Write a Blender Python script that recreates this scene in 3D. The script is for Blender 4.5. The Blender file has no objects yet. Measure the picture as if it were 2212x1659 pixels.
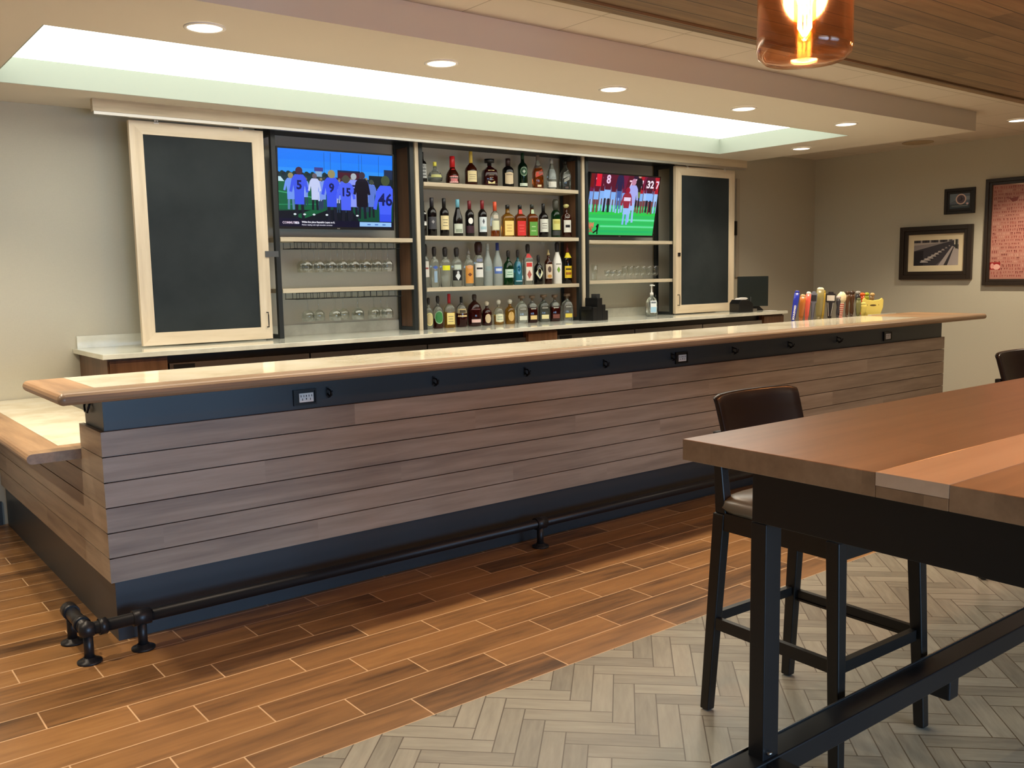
import bpy, math, random
from mathutils import Vector, Matrix
random.seed(7)
S = bpy.context.scene
C = S.collection
PI = math.pi

# ------------------------------------------------------------------ camera
F_PX = 1989.62
yaw, pit, rol = [math.radians(a) for a in (38.09365, -6.80134, -1.0899)]
fw = Vector((math.sin(yaw)*math.cos(pit), math.cos(yaw)*math.cos(pit), math.sin(pit)))
rt = Vector((math.cos(yaw), -math.sin(yaw), 0)); up = rt.cross(fw)
R_ = math.cos(rol)*rt + math.sin(rol)*up
U_ = -math.sin(rol)*rt + math.cos(rol)*up
cam = bpy.data.cameras.new('camera'); cam.sensor_fit = 'HORIZONTAL'; cam.sensor_width = 36
cam.lens = 36*F_PX/2212; cam.clip_start = .05; cam.clip_end = 60
co = bpy.data.objects.new('camera', cam); C.objects.link(co)
m = Matrix((R_, U_, -fw)).transposed().to_4x4(); m.translation = Vector((0, 0, 1.5)); co.matrix_world = m
S.camera = co

# ------------------------------------------------------------------ world, view
w = bpy.data.worlds.new('world'); S.world = w; w.use_nodes = True
w.node_tree.nodes['Background'].inputs[0].default_value = (.42, .66, 1, 1)
w.node_tree.nodes['Background'].inputs[1].default_value = 1.0
S.view_settings.view_transform = 'Standard'; S.view_settings.look = 'None'
S.view_settings.gamma = 1; S.view_settings.exposure = 0.0; S.view_settings.use_curve_mapping = False

# ------------------------------------------------------------------ lights
WARM = (1, .82, .60)
def spot(x, y, z, e, col=WARM, size=128, blend=.55, r=.05):
    l = bpy.data.lights.new('downlight_or_fill_lamp', 'SPOT'); l.energy = e; l.color = col
    l.spot_size = math.radians(size); l.spot_blend = blend; l.shadow_soft_size = r
    o = bpy.data.objects.new('downlight_or_fill_lamp', l); C.objects.link(o); o.location = (x, y, z); return o
def area(x, y, z, sx, sy, e, col, rot):
    l = bpy.data.lights.new('window_daylight', 'AREA'); l.shape = 'RECTANGLE'; l.size = sx; l.size_y = sy
    l.energy = e; l.color = col
    o = bpy.data.objects.new('window_daylight', l); C.objects.link(o); o.location = (x, y, z); o.rotation_euler = rot; return o
SP_E = 112
DL = [(.305, 4.108, 2.6), (1.55, 4.108, 2.6), (2.795, 4.108, 2.6), (4.04, 4.108, 2.6), (5.285, 4.108, 2.6), (6.53, 4.108, 2.6),
      (7.47, 5.15, 2.6), (.55, 5.15, 2.6), (8.62, 3.745, 2.756), (8.62, 1.6, 2.756), (-.94, 4.108, 2.6)]  # last spot is unseen, added past the row to brighten the left side
for i, (x, y, z) in enumerate(DL):
    spot(x, y, z-.012, SP_E*{0: 1.0, 6: .75, 7: .9, 8: 2.1, 9: 1.3, 10: 1.35}.get(i, 1.0))
# daylight through the two front windows behind the camera
for x, e in ((.9, 50), (3.6, 26)):
    area(x, -3.40, 1.0, 2.1, 1.3, e, (.40, .66, 1), (PI/2-.30, 0, .12)).data.spread = math.radians(85)
# added warm fill spots above the room in front of the bar, no fixtures
for x, y, e in ((-1.2, -.9, 50), (1.2, -.9, 90), (3.8, -.9, 110), (6.4, -.9, 125), (6.6, 1.4, 145)):
    spot(x, y, 2.68, e, WARM, 150, .6, .12)

# ------------------------------------------------------------------ materials
MATS = {}
def pb(name, col, rough=.5, metal=0, trans=0, ior=1.45, emis=None, es=1, spec=None, coat=0):
    if name in MATS: return MATS[name]
    mt = bpy.data.materials.new(name); mt.use_nodes = True; b = mt.node_tree.nodes['Principled BSDF']
    b.inputs['Base Color'].default_value = (*col, 1); b.inputs['Roughness'].default_value = rough
    b.inputs['Metallic'].default_value = metal; b.inputs['IOR'].default_value = ior
    b.inputs['Transmission Weight'].default_value = trans
    if spec is not None: b.inputs['Specular IOR Level'].default_value = spec
    if coat: b.inputs['Coat Weight'].default_value = coat; b.inputs['Coat Roughness'].default_value = .08
    if emis: b.inputs['Emission Color'].default_value = (*emis, 1); b.inputs['Emission Strength'].default_value = es
    MATS[name] = mt; return mt
def s2l(*c):
    return tuple(((v/255+.055)/1.055)**2.4 if v/255 > .04045 else v/255/12.92 for v in c)
def rgb(name, r, g, b, **k): return pb(name, s2l(r, g, b), **k)
class NT:
    def __init__(s, mt): s.t = mt.node_tree; s.n = s.t.nodes; s.l = s.t.links; s.b = s.n['Principled BSDF']
    def node(s, ty, **k):
        n = s.n.new(ty)
        for a, v in k.items(): setattr(n, a, v)
        return n
    def put(s, sock, v):
        if hasattr(v, 'links') or isinstance(v, bpy.types.NodeSocket): s.l.new(v, sock)
        else: sock.default_value = v
    def m(s, op, a, b=None, c=None):
        n = s.node('ShaderNodeMath', operation=op)
        for i, v in enumerate((a, b, c)):
            if v is not None: s.put(n.inputs[i], v)
        return n.outputs[0]
    def obj(s):
        t = s.node('ShaderNodeTexCoord'); x = s.node('ShaderNodeSeparateXYZ'); s.l.new(t.outputs['Object'], x.inputs[0])
        return x.outputs[0], x.outputs[1], x.outputs[2]
    def geo(s):
        t = s.node('ShaderNodeNewGeometry'); x = s.node('ShaderNodeSeparateXYZ'); s.l.new(t.outputs['Position'], x.inputs[0])
        return x.outputs[0], x.outputs[1], x.outputs[2]
    def comb(s, x, y, z):
        n = s.node('ShaderNodeCombineXYZ')
        for i, v in enumerate((x, y, z)): s.put(n.inputs[i], v)
        return n.outputs[0]
    def noise(s, vec, scale, detail=3, rough=.55):
        n = s.node('ShaderNodeTexNoise'); s.put(n.inputs['Vector'], vec); n.inputs['Scale'].default_value = scale
        n.inputs['Detail'].default_value = detail; n.inputs['Roughness'].default_value = rough; return n.outputs['Fac']
    def white(s, vec):
        n = s.node('ShaderNodeTexWhiteNoise', noise_dimensions='3D'); s.put(n.inputs['Vector'], vec); return n.outputs['Value']
    def ramp(s, f, stops):
        n = s.node('ShaderNodeValToRGB'); s.put(n.inputs[0], f); e = n.color_ramp.elements
        while len(e) < len(stops): e.new(.5)
        for i, (p, c) in enumerate(stops): e[i].position = p; e[i].color = (*c, 1)
        return n.outputs[0]
    def mix(s, f, a, b, bt='MIX'):
        n = s.node('ShaderNodeMix', data_type='RGBA', blend_type=bt); s.put(n.inputs[0], f)
        s.put(n.inputs[6], a if not isinstance(a, tuple) else (*a, 1)); s.put(n.inputs[7], b if not isinstance(b, tuple) else (*b, 1)); return n.outputs[2]
    def bump(s, h, st=.2, d=.002):
        n = s.node('ShaderNodeBump'); n.inputs['Strength'].default_value = st; n.inputs['Distance'].default_value = d
        s.put(n.inputs['Height'], h); s.l.new(n.outputs[0], s.b.inputs['Normal'])
    def col(s, c): s.put(s.b.inputs['Base Color'], c)

def wood(name, lo, mid, hi, axis=0, rough=.45, seg=None, rows=None, coat=0, str_=1.0):
    """streaky wood along an axis; rows=(axis, origin, pitch) and seg=length vary the tone board by board"""
    mt = pb(name, mid, rough, coat=coat); t = NT(mt); X = t.geo()
    st = [1.0, 1.0, 1.0]; st[axis] = .07
    vec = t.comb(*[t.m('MULTIPLY', X[i], st[i]*str_) for i in range(3)])
    r = None
    if rows:
        ax, o, p = rows
        row = t.m('FLOOR', t.m('DIVIDE', t.m('SUBTRACT', X[ax], o), p))
        sg = t.m('FLOOR', t.m('ADD', t.m('DIVIDE', X[axis], seg or 50), t.m('MULTIPLY', row, .377)))
        r = t.white(t.comb(row, sg, 3.3))
        vec2 = t.node('ShaderNodeVectorMath', operation='ADD'); t.l.new(vec, vec2.inputs[0])
        t.put(vec2.inputs[1], t.comb(t.m('MULTIPLY', r, 7), t.m('MULTIPLY', r, 5), t.m('MULTIPLY', r, 3))); vec = vec2.outputs[0]
    n1 = t.noise(vec, 26, 4, .6); n2 = t.noise(vec, 7, 2)
    f = t.m('ADD', t.m('MULTIPLY', n1, .6), t.m('MULTIPLY', n2, .4))
    if r is not None: f = t.m('ADD', t.m('MULTIPLY', f, .86), t.m('MULTIPLY', r, .14))
    t.col(t.ramp(f, [(.32, lo), (.5, mid), (.68, hi)])); t.bump(n1, .12, .001)
    return mt

M_blk = rgb('black_steel', 34, 38, 38, rough=.42, metal=.0, spec=.5)
M_navy = pb('dark_charcoal_paint', (.036, .042, .048), .38)
M_wall = pb('taupe_wallcovering', (.35, .315, .245), .75)
t = NT(M_wall); X = t.geo(); nz = t.noise(t.comb(t.m('MULTIPLY', X[0], 6), t.m('MULTIPLY', X[1], 6), t.m('MULTIPLY', X[2], 1)), 60, 2)
nb = t.noise(t.comb(X[0], X[1], t.m('MULTIPLY', X[2], 14)), 40, 2)
t.col(t.mix(t.m('MULTIPLY', t.m('ADD', nz, nb), .5), (.46, .45, .365), (.56, .54, .44))); t.bump(t.m('ADD', nz, nb), .15, .001)
M_ceil = pb('ceiling_paint', (.66, .62, .54), .85)
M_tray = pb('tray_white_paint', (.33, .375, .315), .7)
M_main = pb('ceiling_tiles', (.62, .53, .43), .85)
t = NT(M_main); X = t.geo()
sx = t.m('ABSOLUTE', t.m('SUBTRACT', t.m('FRACT', t.m('ADD', t.m('DIVIDE', t.m('SUBTRACT', X[0], 2.68), .61), .5)), .5))
sy = t.m('ABSOLUTE', t.m('SUBTRACT', t.m('FRACT', t.m('ADD', t.m('DIVIDE', t.m('SUBTRACT', X[1], 4.035), .61), .5)), .5))
t.col(t.mix(t.m('LESS_THAN', t.m('MINIMUM', sx, sy), .006), (.66, .61, .53), (.42, .38, .31)))
M_clad = wood('oak_cladding', s2l(130, 115, 101), s2l(160, 143, 124), s2l(180, 162, 143), 0, .42, seg=1.9, rows=(2, .255, .1064))
M_cladY = wood('oak_cladding_side', s2l(130, 115, 101), s2l(160, 143, 124), s2l(180, 162, 143), 1, .42, seg=1.7, rows=(2, .255, .1064))
M_oak = wood('light_oak_trim', s2l(172, 158, 134), s2l(196, 182, 156), s2l(210, 198, 172), 0, .4)
M_oakZ = wood('light_oak_upright', s2l(176, 160, 134), s2l(204, 190, 162), s2l(216, 202, 176), 2, .4)
M_frame = wood('maple_door_frame', s2l(196, 178, 150), s2l(216, 200, 172), s2l(226, 212, 188), 2, .42)
M_frameX = wood('maple_door_rail', s2l(196, 178, 150), s2l(216, 200, 172), s2l(226, 212, 188), 0, .42)
M_edge = wood('bar_edge_oak', s2l(112, 90, 70), s2l(142, 118, 92), s2l(160, 132, 102), 0, .36)
M_edgeY = wood('bar_edge_oak_side', s2l(118, 90, 64), s2l(152, 120, 88), s2l(174, 142, 108), 1, .38)
M_brown = wood('brown_cabinet_panel', s2l(74, 50, 34), s2l(98, 68, 46), s2l(118, 84, 60), 2, .4)
M_cloud = wood('dark_wood_ceiling', s2l(104, 84, 60), s2l(134, 108, 76), s2l(154, 126, 92), 0, .5, seg=1.6, rows=(1, .045, .1285))
t = NT(M_cloud); X = t.geo(); old = t.b.inputs['Base Color'].links[0].from_socket
se = t.m('ABSOLUTE', t.m('SUBTRACT', t.m('FRACT', t.m('ADD', t.m('DIVIDE', t.m('SUBTRACT', X[1], .045), .1285), .5)), .5))
t.col(t.mix(t.m('LESS_THAN', se, .022), old, (.022, .014, .009)))
M_table = wood('walnut_table_boards', s2l(126, 98, 72), s2l(154, 122, 92), s2l(172, 140, 108), 0, .34, seg=2.2, rows=(1, -.05, .14), coat=.9)
M_tablelt = wood('pale_table_stripe', s2l(212, 184, 156), s2l(230, 202, 174), s2l(240, 216, 190), 0, .34, coat=.9, str_=.5)
for m_ in (M_table, M_tablelt): m_.node_tree.nodes['Principled BSDF'].inputs['Coat Roughness'].default_value = .29; m_.node_tree.nodes['Principled BSDF'].inputs['Coat IOR'].default_value = 1.75
M_quartz = pb('cream_quartz', s2l(222, 208, 174), .1, coat=.3)
t = NT(M_quartz); X = t.geo(); n1 = t.noise(t.comb(*X), 3.2, 5, .6)
t.col(t.ramp(n1, [(.35, s2l(218, 208, 180)), (.5, s2l(238, 230, 206)), (.65, s2l(244, 238, 218))]))
M_quartz2 = pb('white_quartz', s2l(226, 226, 208), .1, coat=.3)
t = NT(M_quartz2); X = t.geo(); n1 = t.noise(t.comb(*X), 3.0, 5, .6)
t.col(t.ramp(n1, [(.35, s2l(192, 194, 180)), (.5, s2l(212, 214, 200)), (.65, s2l(222, 224, 212))]))
M_chalk = pb('chalkboard_slate', (.04, .045, .045), .6, spec=.12)
t = NT(M_chalk); X = t.geo(); n1 = t.noise(t.comb(*X), 2.2, 4, .6); t.col(t.ramp(n1, [(.3, (.019, .024, .026)), (.7, (.032, .039, .041))]))
M_pipe = pb('black_pipe', (.03, .03, .032), .4, metal=.6)
M_steel = pb('brushed_steel', (.55, .53, .5), .3, metal=1)
M_dsteel = pb('grey_steel', (.30, .28, .27), .32, metal=1)
M_white = rgb('white_plastic', 232, 230, 224, rough=.4)
M_leather = pb('dark_brown_leather', (.016, .008, .006), .3)
M_seat = pb('seat_vinyl_sheen', (.16, .15, .12), .3)  # lighter grey-green puts the reflected sheen on the cushion into its colour
M_espresso = pb('espresso_wood', (.008, .0065, .0055), .4)
M_tmetal = pb('table_black_metal', (.008, .0085, .010), .38)
def thin_glass(name, tint, ior=1.6, rough=.02, gcol=(1, .86, .76)):
    mt = pb(name, tint, rough); n = mt.node_tree.nodes; l = mt.node_tree.links
    tr_ = n.new('ShaderNodeBsdfTransparent'); tr_.inputs[0].default_value = (*tint, 1)
    g_ = n.new('ShaderNodeBsdfGlossy'); g_.inputs['Roughness'].default_value = rough; g_.inputs[0].default_value = (*gcol, 1)
    lw = n.new('ShaderNodeLayerWeight'); lw.inputs[0].default_value = .5; pw = n.new('ShaderNodeMath'); pw.operation = 'POWER'; pw.inputs[1].default_value = 3.2; l.new(lw.outputs['Facing'], pw.inputs[0])
    f_ = n.new('ShaderNodeMath'); f_.operation = 'MULTIPLY_ADD'; f_.inputs[1].default_value = ior-1; f_.inputs[2].default_value = .045; l.new(pw.outputs[0], f_.inputs[0]); mx = n.new('ShaderNodeMixShader')
    l.new(f_.outputs[0], mx.inputs[0]); l.new(tr_.outputs[0], mx.inputs[1]); l.new(g_.outputs[0], mx.inputs[2])
    l.new(mx.outputs[0], n['Material Output'].inputs['Surface']); return mt
M_glass = thin_glass('clear_glass', (.95, .96, .95), 1.9, .04, (1, 1, 1))
M_glow = pb('downlight_lens', (1, 1, 1), .5, emis=(1, .86, .66), es=5)
M_panel = pb('luminous_panel', (1, 1, 1), .5, emis=(1.0, 1.0, .90), es=3.2)
M_darkint = rgb('black_plastic', 20, 20, 21, rough=.35)

# floor materials
M_fw = pb('wood_look_tile', s2l(150, 96, 56), .3)
t = NT(M_fw); X = t.geo(); P_, L_ = .1535, .6185
ry = t.m('DIVIDE', t.m('SUBTRACT', 3.932, X[1]), P_); row = t.m('FLOOR', ry); fy = t.m('FRACT', ry)
m3 = t.m('FLOORED_MODULO', row, 3)
off = t.m('ADD', .0, t.m('ADD', t.m('MULTIPLY', t.m('COMPARE', m3, 1, .1), .832), t.m('ADD', t.m('MULTIPLY', t.m('COMPARE', m3, 0, .1), .572), t.m('MULTIPLY', t.m('COMPARE', m3, 2, .1), .396))))
rx = t.m('DIVIDE', t.m('SUBTRACT', X[0], off), L_); cx = t.m('FLOOR', rx); fx = t.m('FRACT', rx)
ex = t.m('MULTIPLY', t.m('MINIMUM', fx, t.m('SUBTRACT', 1, fx)), L_); ey = t.m('MULTIPLY', t.m('MINIMUM', fy, t.m('SUBTRACT', 1, fy)), P_)
g = t.m('LESS_THAN', t.m('MINIMUM', ex, ey), .0026)
rnd = t.white(t.comb(row, cx, 1.7))
vec = t.comb(t.m('ADD', t.m('MULTIPLY', X[0], .12), t.m('MULTIPLY', rnd, 9)), X[1], t.m('MULTIPLY', rnd, 4))
n1 = t.noise(vec, 30, 4, .6); n2 = t.noise(vec, 8, 3, .6)
f = t.m('ADD', t.m('ADD', t.m('MULTIPLY', n1, .4), t.m('MULTIPLY', n2, .45)), t.m('MULTIPLY', rnd, .15))
c = t.ramp(f, [(.3, s2l(74, 52, 32)), (.45, s2l(130, 94, 57)), (.6, s2l(156, 114, 69)), (.75, s2l(172, 132, 84))])
t.col(t.mix(g, c, s2l(214, 180, 140))); t.bump(t.m('SUBTRACT', n1, t.m('MULTIPLY', g, .8)), .15, .0015)
M_fh = pb('herringbone_tile', s2l(165, 155, 135), .36)
t = NT(M_fh); X = t.geo(); W_ = .0755; r2 = 1/math.sqrt(2)
u = t.m('DIVIDE', t.m('ADD', t.m('MULTIPLY', t.m('SUBTRACT', X[0], X[1]), r2), .376*r2), W_)
v = t.m('DIVIDE', t.m('ADD', t.m('MULTIPLY', t.m('ADD', X[0], X[1]), -r2), 4.170*r2), W_)
i_ = t.m('FLOOR', u); j_ = t.m('FLOOR', v); fu = t.m('FRACT', u); fv = t.m('FRACT', v)
k = t.m('FLOORED_MODULO', t.m('SUBTRACT', i_, j_), 8); H = t.m('LESS_THAN', k, 3.5)
k2 = t.m('SUBTRACT', t.m('FLOORED_MODULO', t.m('SUBTRACT', j_, i_), 8), 1)
def sel(a, b): return t.m('ADD', t.m('MULTIPLY', H, a), t.m('MULTIPLY', t.m('SUBTRACT', 1, H), b))
al = sel(t.m('ADD', k, fu), t.m('ADD', k2, fv)); ac = sel(fv, fu)
e1 = t.m('MINIMUM', al, t.m('SUBTRACT', 4, al)); e2 = t.m('MINIMUM', ac, t.m('SUBTRACT', 1, ac))
g = t.m('LESS_THAN', t.m('MINIMUM', e1, e2), .027)
ida = sel(t.m('SUBTRACT', i_, k), i_); idb = sel(j_, t.m('SUBTRACT', j_, k2)); rnd = t.white(t.comb(ida, idb, H))
vec = t.comb(t.m('ADD', t.m('MULTIPLY', al, .05), t.m('MULTIPLY', rnd, 11)), t.m('MULTIPLY', ac, .35), t.m('MULTIPLY', rnd, 5))
n1 = t.noise(vec, 9, 4, .6)
f = t.m('ADD', t.m('MULTIPLY', n1, .65), t.m('MULTIPLY', rnd, .35))
c = t.ramp(f, [(.25, s2l(120, 115, 102)), (.5, s2l(142, 137, 121)), (.75, s2l(160, 155, 139))])
t.col(t.mix(g, c, s2l(84, 72, 56))); t.bump(t.m('SUBTRACT', n1, g), .12, .0015)

# ------------------------------------------------------------------ mesh helpers
class MB:
    def __init__(s): s.v = []; s.f = []; s.mi = []; s.sm = []
    def add(s, vs, fs, mi=0, sm=False):
        o = len(s.v); s.v += [tuple(v) for v in vs]
        for f in fs: s.f.append([o+i for i in f]); s.mi.append(mi); s.sm.append(sm)
        return s
    def box(s, x0, x1, y0, y1, z0, z1, mi=0):
        x0, x1 = sorted((x0, x1)); y0, y1 = sorted((y0, y1)); z0, z1 = sorted((z0, z1))
        vs = [(x, y, z) for z in (z0, z1) for y in (y0, y1) for x in (x0, x1)]
        return s.add(vs, [(0, 2, 3, 1), (4, 5, 7, 6), (0, 1, 5, 4), (2, 6, 7, 3), (0, 4, 6, 2), (1, 3, 7, 5)], mi)
    def prism(s, pts, a, b, ax=2, mi=0):
        """polygon pts (2-D) extruded from a to b along axis ax"""
        def P(p, h): return {0: (h, p[0], p[1]), 1: (p[0], h, p[1]), 2: (p[0], p[1], h)}[ax]
        n = len(pts); vs = [P(p, a) for p in pts]+[P(p, b) for p in pts]
        fs = [list(range(n))[::-1], list(range(n, 2*n))]+[(i, (i+1) % n, n+(i+1) % n, n+i) for i in range(n)]
        return s.add(vs, fs, mi)
    def loft(s, rings, seg=20, mi=0, caps=True, c=(0, 0, 0), mis=None, sm=True):
        """rings: (z, rx, ry, exponent)"""
        vs = []
        for z, rx, ry, n in rings:
            for k in range(seg):
                a = 2*PI*k/seg; ca, sa = math.cos(a), math.sin(a)
                vs.append((c[0]+rx*math.copysign(abs(ca)**(2/n), ca), c[1]+ry*math.copysign(abs(sa)**(2/n), sa), c[2]+z))
        for r in range(len(rings)-1):
            mm = mis[r] if mis else mi
            fs = [(r*seg+k, r*seg+(k+1) % seg, (r+1)*seg+(k+1) % seg, (r+1)*seg+k) for k in range(seg)]
            if r == 0:
                s.add(vs, fs, mm, sm); base = len(s.v)-len(vs)
            else:
                for f in fs: s.f.append([base+i for i in f]); s.mi.append(mm); s.sm.append(sm)
        if caps:
            s.f.append([base+i for i in range(seg)][::-1]); s.mi.append(mis[0] if mis else mi); s.sm.append(False)
            L = (len(rings)-1)*seg; s.f.append([base+L+i for i in range(seg)]); s.mi.append(mis[-1] if mis else mi); s.sm.append(False)
        return s
    def lathe(s, prof, seg=20, mi=0, caps=True, c=(0, 0, 0)):
        return s.loft([(z, r, r, 2) for r, z in prof], seg, mi, caps, c)
    def tube(s, pts, r, seg=8, mi=0, rs=None):
        pts = [Vector(p) for p in pts]; vs = []; n = len(pts)
        up0 = Vector((0, 0, 1))
        for i, p in enumerate(pts):
            d = (pts[min(i+1, n-1)]-pts[max(i-1, 0)]).normalized()
            a = d.cross(up0)
            if a.length < .05: a = d.cross(Vector((1, 0, 0)))
            a.normalize(); b = d.cross(a).normalized(); rr = rs[i] if rs else r
            vs += [p+a*rr*math.cos(2*PI*k/seg)+b*rr*math.sin(2*PI*k/seg) for k in range(seg)]
        fs = [(i*seg+k, (i+1)*seg+k, (i+1)*seg+(k+1) % seg, i*seg+(k+1) % seg) for i in range(n-1) for k in range(seg)]
        s.add(vs, fs, mi, True); base = len(s.v)-len(vs)
        s.f.append([base+k for k in range(seg)]); s.mi.append(mi); s.sm.append(False)
        s.f.append([base+(n-1)*seg+k for k in range(seg)][::-1]); s.mi.append(mi); s.sm.append(False)
        return s
    def beam(s, a, b, wa, da, wb=None, db=None, mi=0):
        """square-section bar from a to b, section aligned to world x/y, width and depth per end"""
        wb = wb or wa; db = db or da; vs = []
        for p, w_, d_ in ((a, wa, da), (b, wb, db)):
            vs += [(p[0]+sx*w_/2, p[1]+sy*d_/2, p[2]) for sx, sy in ((-1, -1), (1, -1), (1, 1), (-1, 1))]
        return s.add(vs, [(0, 3, 2, 1), (4, 5, 6, 7)]+[(i, (i+1) % 4, 4+(i+1) % 4, 4+i) for i in range(4)], mi)
    def build(s, name, mats, parent=None, bevel=0, loc=None):
        me = bpy.data.meshes.new(name); me.from_pydata(s.v, [], s.f)
        for mt in (mats if isinstance(mats, (list, tuple)) else [mats]): me.materials.append(mt)
        me.polygons.foreach_set('material_index', s.mi); me.polygons.foreach_set('use_smooth', s.sm); me.update()
        o = bpy.data.objects.new(name, me); C.objects.link(o)
        if parent: o.parent = parent
        if loc: o.location = loc
        if bevel:
            b = o.modifiers.new('bevel', 'BEVEL'); b.width = bevel; b.segments = 2; b.limit_method = 'ANGLE'; b.angle_limit = .7
        return o
def B(*a, **k): return MB().box(*a, **k)
def tag(o, label, cat, group=None, kind=None):
    o['label'] = label; o['category'] = cat
    if group: o['group'] = group
    if kind: o['kind'] = kind
    return o
def thing(name, label, cat, loc=(0, 0, 0), rz=0, group=None):
    o = bpy.data.objects.new(name, None); C.objects.link(o); o.location = loc; o.rotation_euler = (0, 0, rz); o.empty_display_size = .05
    return tag(o, label, cat, group)
def struct(o): o['kind'] = 'structure'; return o
def dup(root, loc, label=None, rz=None):
    r = root.copy(); C.objects.link(r); r.location = loc
    if rz is not None: r.rotation_euler = (0, 0, rz)
    if label: r['label'] = label
    for ch in list(root.children):
        c_ = ch.copy(); C.objects.link(c_); c_.parent = r
        for g_ in ch.children:
            d_ = g_.copy(); C.objects.link(d_); d_.parent = c_
    return r
_dg = None
def text_faces(txt, size, align='LEFT', bold=0):
    cu = bpy.data.curves.new('t', 'FONT'); cu.body = txt; cu.size = size; cu.align_x = align; cu.resolution_u = 2; cu.offset = bold
    o = bpy.data.objects.new('t', cu); C.objects.link(o)
    dg = bpy.context.evaluated_depsgraph_get(); me = o.evaluated_get(dg).to_mesh()
    vs = [(v.co.x, v.co.y) for v in me.vertices]; fs = [list(p.vertices) for p in me.polygons]
    o.evaluated_get(dg).to_mesh_clear(); bpy.data.objects.remove(o); bpy.data.curves.remove(cu)
    return vs, fs
class Pic:
    """flat picture drawn with layered polygons in a plane: origin top-left, u right, v down (both 0..1)"""
    def __init__(s, o, ux, vy, n, emis=None, eps=.00003):
        s.o = Vector(o); s.u = Vector(ux); s.vv = Vector(vy); s.n = Vector(n).normalized(); s.mb = MB(); s.mats = []; s.idx = {}; s.k = 0; s.hold = False; s.e = emis; s.eps = eps
    def mat(s, c):
        key = tuple(c)
        if key not in s.idx:
            nm = 'pic_%d_%d_%d%s' % (*c, '_e' if s.e else '')
            l = s2l(*c)
            mt = pb(nm, (0, 0, 0) if s.e else l, .3 if s.e else .45, emis=l if s.e else None, es=s.e or 1)
            s.idx[key] = len(s.mats); s.mats.append(mt)
        return s.idx[key]
    def P(s, u, v): s_ = s.o+s.u*u+s.vv*v+s.n*(s.eps*s.k); return s_
    def clip(s, pts):
        for ax, lim, sg in ((0, 0, 1), (0, 1, -1), (1, 0, 1), (1, 1, -1)):
            out = []
            for i in range(len(pts)):
                a, b_ = pts[i-1], pts[i]; da, db = sg*(a[ax]-lim), sg*(b_[ax]-lim)
                if (da >= 0) != (db >= 0):
                    t_ = da/(da-db); out.append((a[0]+(b_[0]-a[0])*t_, a[1]+(b_[1]-a[1])*t_))
                if db >= 0: out.append(b_)
            pts = out
            if not pts: return []
        return pts
    def poly(s, pts, c, layer=True):
        pts = s.clip(list(pts))
        if len(pts) < 3: return s
        if layer and not s.hold: s.k += 1
        s.mb.add([s.P(*p) for p in pts], [list(range(len(pts)))], s.mat(c)); return s
    def rect(s, u0, v0, u1, v1, c): return s.poly([(u0, v1), (u1, v1), (u1, v0), (u0, v0)], c)
    def ell(s, u, v, ru, rv, c, n=14): return s.poly([(u+ru*math.cos(2*PI*i/n), v-rv*math.sin(2*PI*i/n)) for i in range(n)], c)
    def line(s, a, b, w_, c):
        asp = s.vv.length/s.u.length
        d = Vector((b[0]-a[0], (b[1]-a[1])*asp)); d.normalize(); nx, ny = -d.y*w_, d.x*w_/asp
        return s.poly([(a[0]-nx, a[1]-ny), (b[0]-nx, b[1]-ny), (b[0]+nx, b[1]+ny), (a[0]+nx, a[1]+ny)], c)
    def text(s, txt, u, v, h, c, align='LEFT', bold=0, rot=0):
        """h = letter size as share of picture height"""
        H = s.vv.length; Wd = s.u.length; s.k += 1; vs, fs = text_faces(txt, h*H*1.4, align, bold)
        ca, sa = math.cos(rot), math.sin(rot)
        s.mb.add([s.P(u+(x*ca-y*sa)/Wd, v-(x*sa+y*ca)/H) for x, y in vs], fs, s.mat(c)); return s
    def build(s, name, parent=None): return s.mb.build(name, s.mats, parent)

# ------------------------------------------------------------------ shell
XL, XR, YF, YW, ZS, ZM = -3.0, 9.6, -3.5, 6.42, 2.6, 2.756
fl = MB()
fl.add([(XL, 2.55, 0), (XR, 2.55, 0), (XR, YW, 0), (XL, YW, 0)], [(0, 1, 2, 3)], 0)
fl.add([(XL, YF, 0), (XR, YF, 0), (XR, 2.55, 0), (XL, 2.55, 0)], [(0, 1, 2, 3)], 1)
fl.box(XL, XR, YF, YW, -.1, -.002, 1)
struct(fl.build('floor', [M_fw, M_fh]))
struct(B(XL-.12, XR+.12, YW, YW+.12, -.1, 3.0).build('wall_back', M_wall))
struct(B(XR, XR+.12, YF, YW, -.1, 3.0).build('wall_right', M_wall))
struct(B(XL-.12, XL, YF, YW, -.1, 3.0).build('wall_left', M_wall))
wf = MB()
for x0, x1 in ((XL, -.2), (2.0, 2.5), (4.7, XR)): wf.box(x0, x1, YF-.12, YF, -.1, 3.0)
for x0, x1 in ((-.2, 2.0), (2.5, 4.7)): wf.box(x0, x1, YF-.12, YF, -.1, .35); wf.box(x0, x1, YF-.12, YF, 1.75, 3.0)
struct(wf.build('wall_front', M_wall))
for i, x0 in enumerate((-.2, 2.5)):
    fr = MB(); x1 = x0+2.2
    fr.box(x0, x0+.06, YF-.09, YF-.03, .35, 1.75).box(x1-.06, x1, YF-.09, YF-.03, .35, 1.75).box(x0+.06, x1-.06, YF-.09, YF-.03, .35, .41)
    fr.box(x0+.06, x1-.06, YF-.09, YF-.03, 1.69, 1.75).box(x0+1.07, x0+1.13, YF-.09, YF-.03, .41, 1.69)
    struct(fr.build('window_%d' % (i+1), M_blk))
struct(B(XL+.002, .955, YW-.015, YW-.0005, .0005, .15).build('baseboard_back', M_navy))
struct(B(XR-.015, XR-.0005, YF+.002, YW-.02, .0005, .15).build('baseboard_right', M_navy))
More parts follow.
